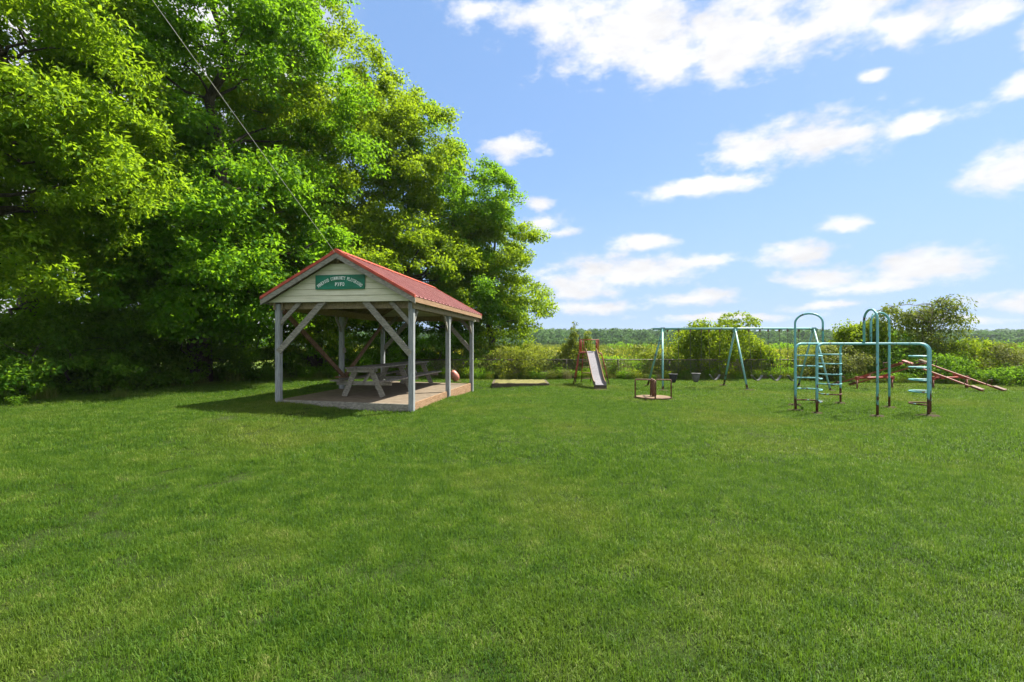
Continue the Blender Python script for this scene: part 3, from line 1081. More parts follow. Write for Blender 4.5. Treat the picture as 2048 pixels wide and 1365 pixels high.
# ------------------------------------------------------------------ play equipment
def build_climber():
    cx, cy, th, R, w, Rl = 8.237, 12.108, 1.3514, 1.436, 0.291, 1.235
    base = Vector((cx, cy, ground(cx, cy)))
    root = thing('climbing_frame', 'turquoise three-armed pipe climbing frame with tall arches and rusty feet', 'climbing frame', base)
    zt, r = 1.60 - base.z, 0.027
    lo = -0.16

    def arm(k):
        a = th + k * 2 * math.pi / 3
        d = Vector((math.cos(a), math.sin(a), 0))
        return d, Vector((-d.y, d.x, 0))
    for k in range(3):
        d0, t0 = arm(k)
        d1, t1 = arm(k + 1)
        p0 = d0 * R + t0 * w
        p1 = d1 * R - t1 * w
        bis = (d0 + d1).normalized()
        c = bis * (w / math.sin(math.radians(60)))
        mid = []
        q0, q1 = p0 - d0 * 0.16, p1 - d1 * 0.16
        for j in range(13):
            s = j / 12
            mid.append((q0 * (1 - s) ** 2 + c * 2 * s * (1 - s) + q1 * s * s) + Vector((0, 0, zt)))
        def corner(p, d):
            out = []
            for j in range(6):
                a = j / 5 * math.pi / 2
                out.append(p - d * (0.16 * (1 - math.cos(a))) + Vector((0, 0, zt - 0.16 + 0.16 * math.sin(a))))
            return out
        path = [p0 + Vector((0, 0, lo)), p0 + Vector((0, 0, 0.6))] + corner(p0, d0) + mid[1:-1] + corner(p1, d1)[::-1] + [p1 + Vector((0, 0, 0.6)), p1 + Vector((0, 0, lo))]
        MB().tube(path, r, 10).build('frame_rail', 'teal_paint', root)
        # arch rising from the ground between two arms and coming down on the rail
        foot = bis * Rl
        apex_in = (p0 - d0 * .16 + p1 - d1 * .16) * 0.25 + c * 0.5
        zt2 = 2.37 - base.z
        rad = (foot - apex_in).length / 2
        cen = (foot + apex_in) * 0.5
        e = (foot - apex_in).normalized()
        path = [foot + Vector((0, 0, lo)), foot + Vector((0, 0, 1.0))]
        for j in range(13):
            a = math.pi * j / 12
            rr = rad * (0.75 if False else 1.0)
            path.append(cen + e * (rr * math.cos(a)) + Vector((0, 0, zt2 - 0.24 + 0.24 * math.sin(a))))
        path.append(apex_in + Vector((0, 0, zt)))
        MB().tube(path, r * 0.95, 10).build('arch', 'teal_paint', root)
        # looped rungs between the two legs of this arm
        a0, a1 = d0 * R + t0 * w, d0 * R - t0 * w
        for zz in (1.32, 1.07, 0.79, 0.53, 0.26):
            pts = []
            for j in range(11):
                s = math.pi * j / 10
                pts.append(d0 * (R - 0.36 * math.sin(s)) + t0 * (w * math.cos(s)) + Vector((0, 0, zz - base.z)))
            MB().tube(pts, 0.017, 7).build('rung', 'teal_paint', root)


build_climber()


def build_swing_set():
    Y, z_top = 18.0, 2.14
    xl, xm, xr = 5.12, 8.03, 10.86
    base = Vector((xm, Y, ground(xm, Y)))
    root = thing('swing_set', 'turquoise pipe swing frame with three A-shaped supports and a long top bar', 'swing set', base)
    def loc(x, y, z):
        return Vector((x, y, z)) - base
    MB().tube([loc(xl - 0.04, Y, z_top - 0.005), loc(xm, Y, z_top + 0.005), loc(xr + 0.12, Y, z_top)], 0.038, 9).build('top_bar', 'teal_swing_paint', root)
    for x in (xl, xm, xr):
        xt = 5.42 if x == xl else x
        for s in (-1, 1):
            yy = Y + s * 1.03
            MB().tube([loc(xt + 0.02 * s, Y + s * 0.05, z_top - 0.01), loc(x, yy, ground(x, yy) - 0.15)], 0.034, 9).build('leg', 'teal_swing_paint', root)
        MB().box(tuple(loc(xt - 0.06, Y - 0.07, z_top - 0.10)), tuple(loc(xt + 0.06, Y + 0.07, z_top + 0.045))).build('bracket', 'teal_swing_paint', root)
    return z_top


Z_TOP = build_swing_set()


def build_swing(x0, kind, label, sway=0.0, zseat=0.32):
    Y = 18.0
    base = Vector((x0, Y, ground(x0, Y)))
    root = thing('swing', label, 'swing', base, 0, 'swings hanging from the turquoise frame')
    hw = 0.20
    zt = Z_TOP - 0.04 - base.z
    for s in (-1, 1):
        MB().box((s * hw - 0.018, -0.03, zt - 0.07), (s * hw + 0.018, 0.03, zt + 0.03)).build('hanger', 'rusty_pipe', root)
        mb = MB()
        ztop, zend = zt - 0.06, zseat + (0.16 if kind != 'bucket' else 0.28)
        n = 40
        pts = []
        for k in range(n + 1):
            q = k / n
            pts.append(Vector((s * (hw - 0.02 * q) + sway * q, 0, ztop + (zend - ztop) * q)))
        for k in range(n):                      # alternate flat and upright links
            a, b = pts[k], pts[k + 1]
            mb.beam(a, b, 0.014 if k % 2 else 0.006, 0.006 if k % 2 else 0.014, (0, 1, 0))
        mb.build('chain', 'galvanised_wire', root)
    mb = MB()
    if kind == 'belt':
        prev = None
        m = 10
        for k in range(m):
            def pt(q):
                a = (q / m - 0.5) * 2
                return Vector((sway + a * hw * 0.92, 0, zseat - 0.03 + 0.19 * a * a))
            a, b = pt(k), pt(k + 1)
            mb.beam(a, b, 0.16, 0.02, (0, 0, 1))
        mb.build('seat', 'grey_rubber', root)
    else:
        mat = 'black_rubber' if kind == 'bucket' else 'grey_rubber'
        # bucket: a deep rounded shell open at the top, with a rim
        seg, rings = 12, 5
        for k in range(rings):
            q = k / (rings - 1)
            rx, ry = 0.15 * (0.55 + 0.45 * math.sin(q * math.pi / 2)), 0.12 * (0.55 + 0.45 * math.sin(q * math.pi / 2))
            for j in range(seg):
                a = 2 * math.pi * j / seg
                mb.v.append((sway + rx * math.cos(a), ry * math.sin(a), zseat - 0.12 + 0.30 * q))
        for k in range(rings - 1):
            for j in range(seg):
                j2 = (j + 1) % seg
                mb.f.append([k * seg + j, k * seg + j2, (k + 1) * seg + j2, (k + 1) * seg + j])
        mb.f.append(list(range(seg))[::-1])
        mb.smooth = True
        seat = mb.build('seat', mat, root)
        rim = MB().tube([(sway + 0.155 * math.cos(2 * math.pi * j / 16), 0.125 * math.sin(2 * math.pi * j / 16), zseat + 0.18) for j in range(16)], 0.018, 6, True)
        rim.build('rim', mat, seat)


build_swing(5.80, 'bucket', 'black bucket swing nearest the left leg of the turquoise frame')
build_swing(6.62, 'greybucket', 'grey bucket swing with full back, second from the left under the top bar')
build_swing(7.28, 'belt', 'belt swing hanging just left of the middle legs of the frame', 0.02)
build_swing(8.72, 'belt', 'pale belt swing hanging just right of the middle legs', 0.10, 0.30)
build_swing(9.42, 'belt', 'sagging belt swing second right of the middle legs', 0.08, 0.30)
build_swing(10.12, 'belt', 'belt swing nearest the right legs, seen behind the climbing frame ladder', 0.0)


def build_slide():
    bx, by = 3.06, 19.7
    base = Vector((bx, by, ground(bx, by)))
    root = thing('playground_slide', 'small steel slide with red pipe platform frame and ladder', 'slide', base)
    zp = 1.28
    # chute: a bed with raised lips, wavy drop and a short run-out
    prof = [(-0.10, zp + 0.03), (-0.22, zp - 0.0), (-0.42, zp - 0.13), (-0.75, zp - 0.36), (-1.05, zp - 0.58), (-1.35, zp - 0.82), (-1.60, zp - 0.99), (-1.78, 0.19), (-1.95, 0.155), (-2.08, 0.15)]
    mb = MB()
    hw = 0.19
    def xoff(y):
        return 0.03 - 0.04 * y * 0.4
    sec = [(-hw - 0.02, 0.10), (-hw + 0.0, 0.10), (-hw + 0.015, 0.0), (hw - 0.015, 0.0), (hw, 0.10), (hw + 0.02, 0.10), (hw + 0.02, -0.02), (-hw - 0.02, -0.02)]
    for (y, z) in prof:
        for (u, h) in sec:
            mb.v.append((xoff(y) + u, y, z + h))
    ns = len(sec)
    for k in range(len(prof) - 1):
        for j in range(ns):
            j2 = (j + 1) % ns
            mb.f.append([k * ns + j, k * ns + j2, (k + 1) * ns + j2, (k + 1) * ns + j])
    mb.f.append(list(range(ns)))
    mb.f.append([(len(prof) - 1) * ns + j for j in range(ns)][::-1])
    chute = mb.build('chute', 'bare_steel', root)
    for s in (-1, 1):
        MB().tube([(xoff(y) + s * (hw + 0.012), y, z + 0.105) for (y, z) in prof], 0.014, 6).build('lip', 'tan_board_wood', chute)
    MB().box((xoff(-2.0) - hw - 0.03, -2.06, -0.12), (xoff(-2.0) + hw + 0.03, -1.98, 0.128)).build('chute_foot', 'dark_timber', root)
    # platform, guard panels, legs and ladder
    MB().box((-0.36, -0.08, zp - 0.05), (0.36, 0.50, zp - 0.005)).build('platform', 'red_paint', root)
    top = 1.76
    for s in (-1, 1):
        x = s * 0.345
        MB().tube(arc_path([(x, -0.05, zp), (x, -0.05, top), (x, 0.46, top), (x, 0.46, zp)], 0.06), 0.017, 7).build('guard_rail', 'red_slide_paint', root)
        for k in range(3):
            MB().tube([(x - s * 0.03 + 0.0, 0.05 + k * 0.15, zp), (x - s * 0.03, 0.05 + k * 0.15, top - 0.02)], 0.013, 6).build('guard_bar', 'red_slide_paint', root)
        MB().tube([(x - s * 0.10, -0.05, zp), (x - s * 0.10, -0.05, top - 0.01)], 0.016, 6).build('guard_bar', 'red_slide_paint', root)
        MB().tube(arc_path([(x, -0.06, zp - 0.03), (x + s * 0.10, -0.10, zp - 0.06), (s * 0.72 + 0.0, -0.45, -0.15)], 0.1), 0.022, 7).build('leg', 'red_slide_paint', root)
        MB().tube([(x, 0.46, zp), (x + s * 0.16, 0.62, -0.15)], 0.020, 7).build('leg', 'red_slide_paint', root)
        MB().tube([(s * 0.19, 0.48, zp), (s * 0.19, 1.05, -0.15)], 0.018, 7).build('ladder_rail', 'red_slide_paint', root)
    MB().tube([(-0.36, -0.05, top), (0.36, -0.05, top)], 0.013, 6).build('cross_bar', 'red_slide_paint', root)
    for k in range(5):
        q = (k + 0.7) / 5.4
        MB().tube([(-0.19, 1.05 - 0.57 * q, zp * q), (0.19, 1.05 - 0.57 * q, zp * q)], 0.016, 6).build('rung', 'worn_tan_deck', root)


build_slide()


def build_merry():
    base = on_ground(1305, 797)
    base = Vector((4.05, 14.35, ground(4.05, 14.35)))
    root = thing('merry_go_round', 'low rusty push roundabout with tan deck and four square hand rails', 'roundabout', base, math.radians(-9))
    deck = MB()
    n = 28
    ring = lambda r_, z: [(r_ * math.cos(2 * math.pi * k / n), r_ * math.sin(2 * math.pi * k / n), z) for k in range(n)]
    deck.quad_prism(ring(0.47, 0.04), ring(0.47, 0.065))
    deck.build('deck', 'worn_tan_deck', root)
    MB().tube(ring(0.475, 0.05), 0.017, 6, True).build('deck_rim', 'rusty_pipe', root)
    MB().tube([(0, 0, -0.1), (0, 0, 0.56)], 0.042, 10).build('centre_post', 'rusty_pipe', root)
    for k in range(4):
        a = k * math.pi / 2
        d = Vector((math.cos(a), math.sin(a), 0))
        path = arc_path([d * 0.07 + Vector((0, 0, 0.08)), d * 0.07 + Vector((0, 0, 0.545)), d * 0.50 + Vector((0, 0, 0.545)), d * 0.50 + Vector((0, 0, 0.05))], 0.04)
        MB().tube(path, 0.021, 7).build('hand_rail', 'rusty_pipe', root)
        MB().tube([d * 0.05 + Vector((0, 0, 0.03)), d * 0.53 + Vector((0, 0, 0.03))], 0.02, 6).build('spoke', 'rusty_pipe', root)


build_merry()


def build_seesaw(cx, cy, yaw, near_up, label):
    base = Vector((cx, cy, ground(cx, cy)))
    root = thing('seesaw', label, 'seesaw', base, yaw, 'seesaws in front of the hedge')
    zp = 0.44
    hl = 0.80
    MB().tube([(-hl, 0, zp - 0.05), (hl, 0, zp - 0.05)], 0.036, 8).build('pivot_pipe', 'red_paint', root)
    for s in (-1, 1):
        for q in (-1, 1):
            MB().tube([(s * (hl - 0.05), 0, zp - 0.06), (s * (hl - 0.05) + q * 0.17, q * 0.16, -0.1)], 0.026, 7).build('leg', 'red_slide_paint', root)
        MB().box((s * (hl - 0.05) - 0.05, -0.05, zp - 0.12), (s * (hl - 0.05) + 0.05, 0.05, zp + 0.0)).build('bracket', 'red_paint', root)
    for x, jit in ((-0.44, 0.0), (0.42, 0.06)):
        tilt = math.radians(20) * (1 if near_up else -1)
        c, s_ = math.cos(tilt), math.sin(tilt)
        sk = 0.12
        def P(u, h, dx=0.0):               # u along the plank (positive = away), h above it
            return (x + dx - sk * u, u * c + h * s_, zp + 0.04 - u * s_ + h * c)
        plank = MB()
        hlp = 1.32 + jit
        MB().beam(P(-hlp, 0), P(hlp, 0), 0.062, 0.042, (0, 0, 1)).build('plank', 'orange_seesaw_paint', root)
        MB().beam(P(-0.17, -0.045), P(0.17, -0.045), 0.12, 0.06, (0, 0, 1)).build('saddle', 'red_paint', root)
        for e in (-1, 1):
            MB().beam(P(e * (hlp - 0.02), 0.045), P(e * (hlp - 0.34), 0.045), 0.20, 0.025, (0, 0, 1)).build('seat', 'rusty_pipe' if (e > 0) == near_up else ('red_paint' if jit == 0 else 'concrete'), root)
            MB().tube(arc_path([P(e * (hlp - 0.50), 0.02, -0.10), P(e * (hlp - 0.50), 0.20, -0.10), P(e * (hlp - 0.50), 0.20, 0.10), P(e * (hlp - 0.50), 0.02, 0.10)], 0.04), 0.011, 6).build('handle', 'rusty_pipe', root)


build_seesaw(12.88, 17.75, math.radians(12), True, 'orange red seesaw with two planks, right behind the climbing frame')
build_seesaw(15.55, 17.75, math.radians(12), False, 'orange red seesaw with two planks, nearest the right edge of the lawn')


def build_sandbox():
    base = Vector((0.33, 20.3, ground(0.33, 20.3)))
    root = thing('sandbox', 'low square timber sandbox filled with dry sand, left of the slide', 'sandbox', base)
    hx, hy, h, tt = 1.11, 1.05, 0.13, 0.09
    MB().box((-hx, -hy, -0.1), (hx, -hy + tt, h)).build('timber', 'dark_timber', root)
    MB().box((-hx, hy - tt, -0.1), (hx, hy, h)).build('timber', 'dark_timber', root)
    MB().box((-hx, -hy + tt + 0.003, -0.1), (-hx + tt, hy - tt - 0.003, h - 0.004)).build('timber', 'dark_timber', root)
    MB().box((hx - tt, -hy + tt + 0.003, -0.1), (hx, hy - tt - 0.003, h - 0.004)).build('timber', 'dark_timber', root)
    n = 16
    mb = MB()
    rng = random.Random(2)
    for j in range(n + 1):
        for i in range(n + 1):
            mb.v.append((-hx + tt + (2 * hx - 2 * tt) * i / n, -hy + tt + (2 * hy - 2 * tt) * j / n, h - 0.005 + rng.uniform(-0.02, 0.03)))
    for j in range(n):
        for i in range(n):
            mb.f.append([j * (n + 1) + i, j * (n + 1) + i + 1, (j + 1) * (n + 1) + i + 1, (j + 1) * (n + 1) + i])
    mb.smooth = True
    mb.build('sand', 'dry_sand', root)


build_sandbox()


def build_rider():
    base = on_ground(911, 765)
    root = thing('play_rider', 'small faded red rounded play rider on the grass behind the pavilion floor', 'play rider', base)
    # leaning shell body
    seg, rings = 14, 9
    mb = MB()
    for k in range(rings):
        q = k / (rings - 1)
        r_ = 0.02 + 0.17 * math.sin(math.pi * (0.08 + 0.84 * q)) ** 0.7
        cz = 0.06 + 0.42 * q
        cx = 0.06 - 0.20 * q
        for j in range(seg):
            a = 2 * math.pi * j / seg
            mb.v.append((cx + r_ * math.cos(a) * 0.95, r_ * math.sin(a) * 0.8, cz + 0.04 * math.cos(a)))
    for k in range(rings - 1):
        for j in range(seg):
            j2 = (j + 1) % seg
            mb.f.append([k * seg + j, k * seg + j2, (k + 1) * seg + j2, (k + 1) * seg + j])
    mb.f.append(list(range(seg))[::-1])
    mb.f.append([(rings - 1) * seg + j for j in range(seg)])
    mb.smooth = True
    body = mb.build('body', 'faded_red_plastic', root)
    head = MB()
    for k in range(5):
        q = k / 4
        r_ = 0.015 + 0.07 * math.sin(math.pi * (0.15 + 0.75 * q))
        for j in range(10):
            a = 2 * math.pi * j / 10
            head.v.append((-0.20 - 0.10 * q, r_ * math.cos(a), 0.40 - 0.03 * q + r_ * math.sin(a) * 1.3))
    for k in range(4):
        for j in range(10):
            j2 = (j + 1) % 10
            head.f.append([k * 10 + j, k * 10 + j2, (k + 1) * 10 + j2, (k + 1) * 10 + j])
    head.f.append([40 + j for j in range(10)])
    head.smooth = True
    head.build('head', 'cream_siding', root)
    MB().tube([(-0.14, -0.16, 0.51), (-0.14, 0.16, 0.51)], 0.014, 6).build('handle', 'rusty_pipe', root)
    MB().tube([(-0.14, 0, 0.44), (-0.14, 0, 0.51)], 0.016, 6).build('handle_stem', 'rusty_pipe', root)
    MB().box((-0.02, -0.12, -0.05), (0.24, 0.12, 0.05)).build('foot', 'worn_tan_deck', root)


build_rider()


def build_fence():
    Y = 22.9
    x0, x1 = -5.2, 13.6
    base = Vector(((x0 + x1) / 2, Y, 0))
    root = thing('chain_link_fence', 'rusty chain-link fence with a top rail along the far edge of the lawn', 'fence', base)
    ztop = CAM_H - 0.032 * Y
    MB().tube([(x0 - base.x, 0, ztop), (x1 - base.x, 0, ztop)], 0.026, 7).build('top_rail', 'galvanised_wire', root)
    x = 4.86 - 2.36 * 4
    while x < x1:
        if x > x0:
            MB().tube([(x - base.x, 0.02, ground(x, Y) - 0.1), (x - base.x, 0.02, ztop + 0.03)], 0.034, 7).build('post', 'galvanised_wire', root)
        x += 2.36
    mb = MB()
    zb = 0.0
    h = ztop - 0.02 - zb
    p = 0.085
    k = x0 - h
    while k < x1:
        for s in (1, -1):
            a, b = (k, zb) if s > 0 else (k, zb + h), (k + h, zb + h) if s > 0 else (k + h, zb)
            if a[0] >= x0 and b[0] <= x1:
                A, B = Vector((a[0] - base.x, 0.0 + s * 0.004, a[1])), Vector((b[0] - base.x, 0.0 + s * 0.004, b[1]))
                d = (B - A).normalized() * 0
                i = len(mb.v)
                wv = Vector((0.0035, 0, 0.0035 * -s))
                mb.v += [tuple(A - wv), tuple(A + wv), tuple(B + wv), tuple(B - wv)]
                mb.v += [tuple(A + Vector((0, 0.005, 0))), tuple(B + Vector((0, 0.005, 0)))]
                mb.f += [[i, i + 1, i + 2, i + 3], [i + 1, i + 4, i + 5, i + 2], [i + 4, i, i + 3, i + 5]]
        k += p
    m = mb.build('wire_netting', 'galvanised_wire', root)
    m['kind'] = 'stuff'


build_fence()


def build_wire():
    a = pav_world(-1.72, -0.34, 3.70)
    b = at(322, 0, 7.0)
    d = (b - a)
    pts = []
    for k in range(41):
        s = k / 40 * 3.0
        p = a + d * s
        p = p + Vector((0, 0, -0.10 * math.sin(math.pi * min(1, s / 3.0)) * 2))
        pts.append(p)
    base = a.copy()
    o = MB().tube([p - base for p in pts], 0.0046, 5).build('overhead_cable', 'pale_cable')
    o.location = base
    tag(o, 'thin pale cable running from the pavilion ridge up past the trees', 'cable')


build_wire()


# ------------------------------------------------------------------ trees and shrubs
def G(x, y):
    return Vector((x, y, ground(x, y)))


ROW = 'tall trees along the left side of the lawn'
tree('broadleaf_tree', 'tall tree with long drooping bright leaves filling the top left corner', 'tree', G(-13.6, 12.2),
     [(-12.6, 12.0, 8.2, 3.4, 3.4, 5.0), (-11.5, 12.2, 5.4, 2.7, 2.6, 2.0), (-13.5, 11.5, 11.5, 3.5, 3.5, 3.0)],
     145, 74, 0.137, 'leaf_near', 11, (0.8, 1.3), 0.30, 40, 0.30, 0.5, ROW, ratio=0.45, subs=11)
tree('broadleaf_tree', 'broad tree with layered maple-like boughs, second from the left, overhanging the lawn', 'tree', G(-11.6, 18.6),
     [(-10.4, 18.0, 9.2, 4.4, 4.2, 6.6), (-9.8, 17.0, 4.6, 3.6, 2.8, 2.4), (-11.5, 19.0, 13.0, 4.0, 4.0, 4.5), (-10.4, 15.4, 3.5, 2.6, 1.5, 1.3), (-9.0, 16.4, 2.9, 1.7, 1.2, 0.9)],
     215, 70, 0.135, 'leaf_maple', 12, (0.9, 1.5), 0.38, 46, 0.28, 0.3, ROW, ratio=0.68, subs=12)
tree('broadleaf_tree', 'tallest yellow-green tree straight behind the roof peak of the pavilion', 'tree', G(-9.0, 22.8),
     [(-9.0, 22.6, 10.4, 3.7, 3.7, 5.9), (-8.2, 22.0, 5.4, 3.2, 3.0, 3.2)],
     150, 68, 0.135, 'leaf_walnut', 13, (0.85, 1.4), 0.34, 40, 0.28, 0.3, ROW, ratio=0.6, subs=11)
tree('broadleaf_tree', 'tall olive green tree behind the right slope of the red roof', 'tree', G(-6.0, 25.2),
     [(-6.2, 25.0, 9.3, 3.1, 3.4, 4.9), (-5.6, 24.6, 5.0, 3.2, 3.0, 3.0), (-7.0, 25.0, 11.9, 2.0, 2.2, 2.1)],
     138, 64, 0.132, 'leaf_walnut', 14, (0.8, 1.3), 0.32, 36, 0.28, 0.3, ROW, ratio=0.6, subs=11)
tree('broadleaf_tree', 'mid-height green tree standing behind the far end of the pavilion', 'tree', G(-3.6, 26.6),
     [(-3.7, 26.4, 8.0, 3.0, 3.2, 4.6), (-3.2, 26.0, 4.2, 3.2, 2.8, 2.8), (-2.2, 26.6, 9.4, 1.8, 2.0, 1.8)],
     130, 62, 0.132, 'leaf_maple', 15, (0.75, 1.25), 0.28, 34, 0.28, 0.3, ROW, ratio=0.62, subs=11)
tree('broadleaf_tree', 'lowest right-hand tree of the tall row, its crown ending against open sky', 'tree', G(-1.2, 27.6),
     [(-1.3, 27.6, 5.8, 2.7, 3.0, 3.0), (-0.9, 27.4, 3.2, 2.6, 2.6, 2.4), (-0.6, 27.6, 7.4, 1.5, 1.8, 1.5)],
     112, 60, 0.127, 'leaf_walnut', 16, (0.65, 1.1), 0.22, 30, 0.28, 0.3, ROW, ratio=0.6, subs=11)
tree('broadleaf_tree', 'shaded tree behind the drooping branches at the left edge', 'tree', G(-16.5, 17.0),
     [(-15.8, 16.6, 5.6, 3.8, 3.4, 4.6), (-16.2, 17.0, 10.8, 4.2, 3.6, 4.4)],
     125, 56, 0.165, 'leaf_maple', 17, (0.9, 1.5), 0.32, 28, 0.35, 0.3, ROW, ratio=0.65, subs=10)
tree('broadleaf_tree', 'shaded tree in the second row between the maple-like tree and the pavilion', 'tree', G(-13.2, 24.5),
     [(-13.0, 24.5, 9.0, 3.8, 3.6, 6.4), (-12.6, 24.0, 4.2, 3.4, 3.0, 3.0)],
     95, 60, 0.17, 'leaf_maple', 18, (0.9, 1.5), 0.32, 28, 0.35, 0.3, ROW, ratio=0.65, subs=10)
tree('broadleaf_tree', 'low spreading tree filling the gap behind the thicket at the far left', 'tree', G(-19.0, 21.5),
     [(-18.4, 21.0, 4.2, 4.4, 3.0, 3.6), (-15.0, 22.0, 4.0, 3.2, 2.6, 3.4)],
     70, 60, 0.17, 'leaf_understorey', 19, (0.9, 1.4), 0.26, 24, 0.4, 0.3, ROW, ratio=0.65, subs=10)

thick = [(20, 13.0, 1.7, 2.4), (120, 14.4, 1.7, 2.6), (215, 16.4, 1.8, 2.6), (310, 18.0, 1.9, 2.9), (400, 19.4, 1.9, 3.0), (480, 20.6, 1.9, 3.2),
         (560, 21.6, 2.0, 3.3), (640, 22.6, 2.0, 3.4), (715, 23.6, 2.0, 3.2), (790, 24.4, 2.0, 3.0), (860, 25.0, 2.0, 2.8), (925, 25.2, 1.7, 2.4)]
ordw = ['first', 'second', 'third', 'fourth', 'fifth', 'sixth', 'seventh', 'eighth', 'ninth', 'tenth', 'eleventh', 'twelfth']
for i, (px, Y, r, h) in enumerate(thick):
    x = (px - 1024) / F_PX * Y
    g = ground(x, Y)
    tree('thicket_bush', 'dark thicket bush under the tall trees, %s from the left edge' % ordw[i], 'bush', G(x, Y),
         [(x, Y, g + h * 0.42, r, r * 0.9, h * 0.55), (x + 0.4, Y - 0.5, g + 0.5, r * 1.1, r * 0.8, 0.6)],
         30, 42, 0.115, 'leaf_maple' if i in (6, 9) else 'leaf_understorey', 40 + i, (0.5, 0.85), 0.06, 14, 0.4, 0.25, 'dark thicket bushes under the tall trees', stems=3, subs=9, ratio=0.55)


def shrub(name, label, px, Y, width, top_py, mat, seed, n=120, per=80, leaf=0.10, clump=(0.22, 0.42), flat=0.45, lobes=None, depth=None, low=0.0, **kw):
    x = (px - 1024) / F_PX * Y
    g = ground(x, Y)
    top = CAM_H + (HORIZON - top_py) / F_PX * Y
    h = top - g
    r = width / F_PX * Y / 2
    d = depth or r * 0.9
    ells = lobes(x, Y, g, r, h) if lobes else [(x, Y, g + h * 0.52, r, d, h * 0.48), (x - r * 0.3, Y, g + h * 0.35, r * 0.8, d, h * 0.35), (x + r * 0.35, Y, g + h * 0.4, r * 0.7, d, h * 0.4)]
    return tree(name, label, 'shrub', G(x, Y), ells, n, per, leaf, mat, seed, clump, kw.pop('trunk_r', 0.05), kw.pop('n_limb', 14), kw.pop('shell', 0.45), 0.25, 'shrubs along the far edge of the lawn', flat=flat, stems=kw.pop('stems', 3), ragged=kw.pop('ragged', 0.13), **kw)


shrub('wild_shrub', 'yellow-green bush behind the sandbox at the foot of the tall trees', 1040, 23.6, 120, 684, 'leaf_yellow_shrub', 70, 150, 80, 0.09)
shrub('wild_shrub', 'grey-brown twiggy bush at the fence just right of the pavilion', 985, 23.8, 70, 700, 'leaf_olive_shrub', 71, 80, 60, 0.08)
shrub('wild_shrub', 'low pale green bush between the sandbox and the slide', 1115, 23.7, 70, 702, 'leaf_olive_shrub', 72, 90, 70, 0.085)


def spires(x, Y, g, r, h):
    return [(x, Y, g + h * 0.36, r, r * 0.8, h * 0.34), (x - r * 0.25, Y, g + h * 0.72, r * 0.16, r * 0.16, h * 0.30), (x + r * 0.42, Y, g + h * 0.66, r * 0.2, r * 0.2, h * 0.22), (x - r * 0.55, Y, g + h * 0.5, r * 0.25, r * 0.25, h * 0.2)]


shrub('spiky_evergreen', 'spiky evergreen shrub with pointed shoots right behind the slide', 1158, 23.6, 84, 645, 'leaf_yellow_shrub', 73, 340, 34, 0.08, (0.08, 0.18), lobes=spires, ragged=0.08)
shrub('wild_shrub', 'pale flowering bush behind the left legs of the swing frame', 1312, 23.7, 84, 690, 'leaf_yellow_shrub', 74, 110, 70, 0.085)


def broad(x, Y, g, r, h):
    return [(x, Y, g + h * 0.50, r * 0.86, r * 0.7, h * 0.42), (x + r * 0.25, Y, g + h * 0.78, r * 0.42, r * 0.4, h * 0.22), (x - r * 0.45, Y, g + h * 0.74, r * 0.34, r * 0.35, h * 0.2),
            (x - r * 0.6, Y, g + h * 0.5, r * 0.4, r * 0.4, h * 0.25), (x + r * 0.75, Y, g + h * 0.42, r * 0.34, r * 0.4, h * 0.22)]


shrub('wild_shrub', 'large bright green bush growing through the fence behind the swings', 1445, 23.4, 200, 627, 'leaf_bright_shrub', 75, 200, 80, 0.125, (0.2, 0.5), lobes=broad, n_limb=26, ragged=0.2)
shrub('wild_shrub', 'small yellow-green bush right of the large bush behind the swings', 1530, 24.2, 60, 690, 'leaf_yellow_shrub', 76, 60, 60, 0.09)
shrub('wild_shrub', 'dull olive bush behind the left ladder of the climbing frame', 1665, 21.8, 130, 682, 'leaf_olive_shrub', 77, 190, 80, 0.09, (0.2, 0.42))
shrub('wild_shrub', 'tall bright green bush behind the arches of the climbing frame', 1725, 22.6, 130, 634, 'leaf_bright_shrub', 78, 200, 80, 0.12, (0.24, 0.48), lobes=broad, n_limb=22)
shrub('wild_shrub', 'dark green bush behind the seesaw planks', 1800, 21.8, 150, 690, 'leaf_understorey', 79, 200, 80, 0.10, (0.24, 0.48))


def windswept(x, Y, g, r, h):
    return [(x, Y, g + h * 0.35, r * 0.8, r * 0.6, h * 0.3), (x - r * 0.15, Y, g + h * 0.68, r * 0.55, r * 0.5, h * 0.22), (x + r * 0.45, Y, g + h * 0.8, r * 0.45, r * 0.4, h * 0.17), (x - r * 0.75, Y, g + h * 0.72, r * 0.35, r * 0.3, h * 0.12), (x + r * 0.8, Y, g + h * 0.62, r * 0.2, r * 0.2, h * 0.14)]


shrub('wild_shrub', 'tallest wispy small tree with bare grey twigs above the right-hand hedge', 1848, 22.0, 170, 582, 'leaf_juniper', 80, 190, 44, 0.115, (0.24, 0.52), lobes=windswept, n_limb=60, twigs=70, bark='pale_twig', trunk_r=0.06, stems=5)
shrub('wild_shrub', 'bright green bush right of the climbing frame, before the hedge ends', 1912, 21.6, 150, 672, 'leaf_bright_shrub', 81, 230, 80, 0.10, (0.22, 0.45))
shrub('wild_shrub', 'dark bush behind the right seesaw', 1880, 20.7, 130, 708, 'leaf_understorey', 82, 170, 80, 0.09, (0.22, 0.42))
shrub('wild_shrub', 'yellowish twiggy bush near the right edge of the photo', 1980, 21.0, 150, 684, 'leaf_olive_shrub', 83, 240, 80, 0.085, (0.2, 0.42), n_limb=40, twigs=30, bark='pale_twig')
shrub('wild_shrub', 'olive bush cut off by the right edge of the photo', 2060, 20.6, 150, 690, 'leaf_olive_shrub', 84, 220, 80, 0.09, (0.2, 0.42), n_limb=30, bark='pale_twig')
shrub('wild_shrub', 'dark low bush under the yellowish twiggy bush at the right', 1995, 20.1, 160, 728, 'leaf_understorey', 85, 170, 70, 0.08, (0.2, 0.36))
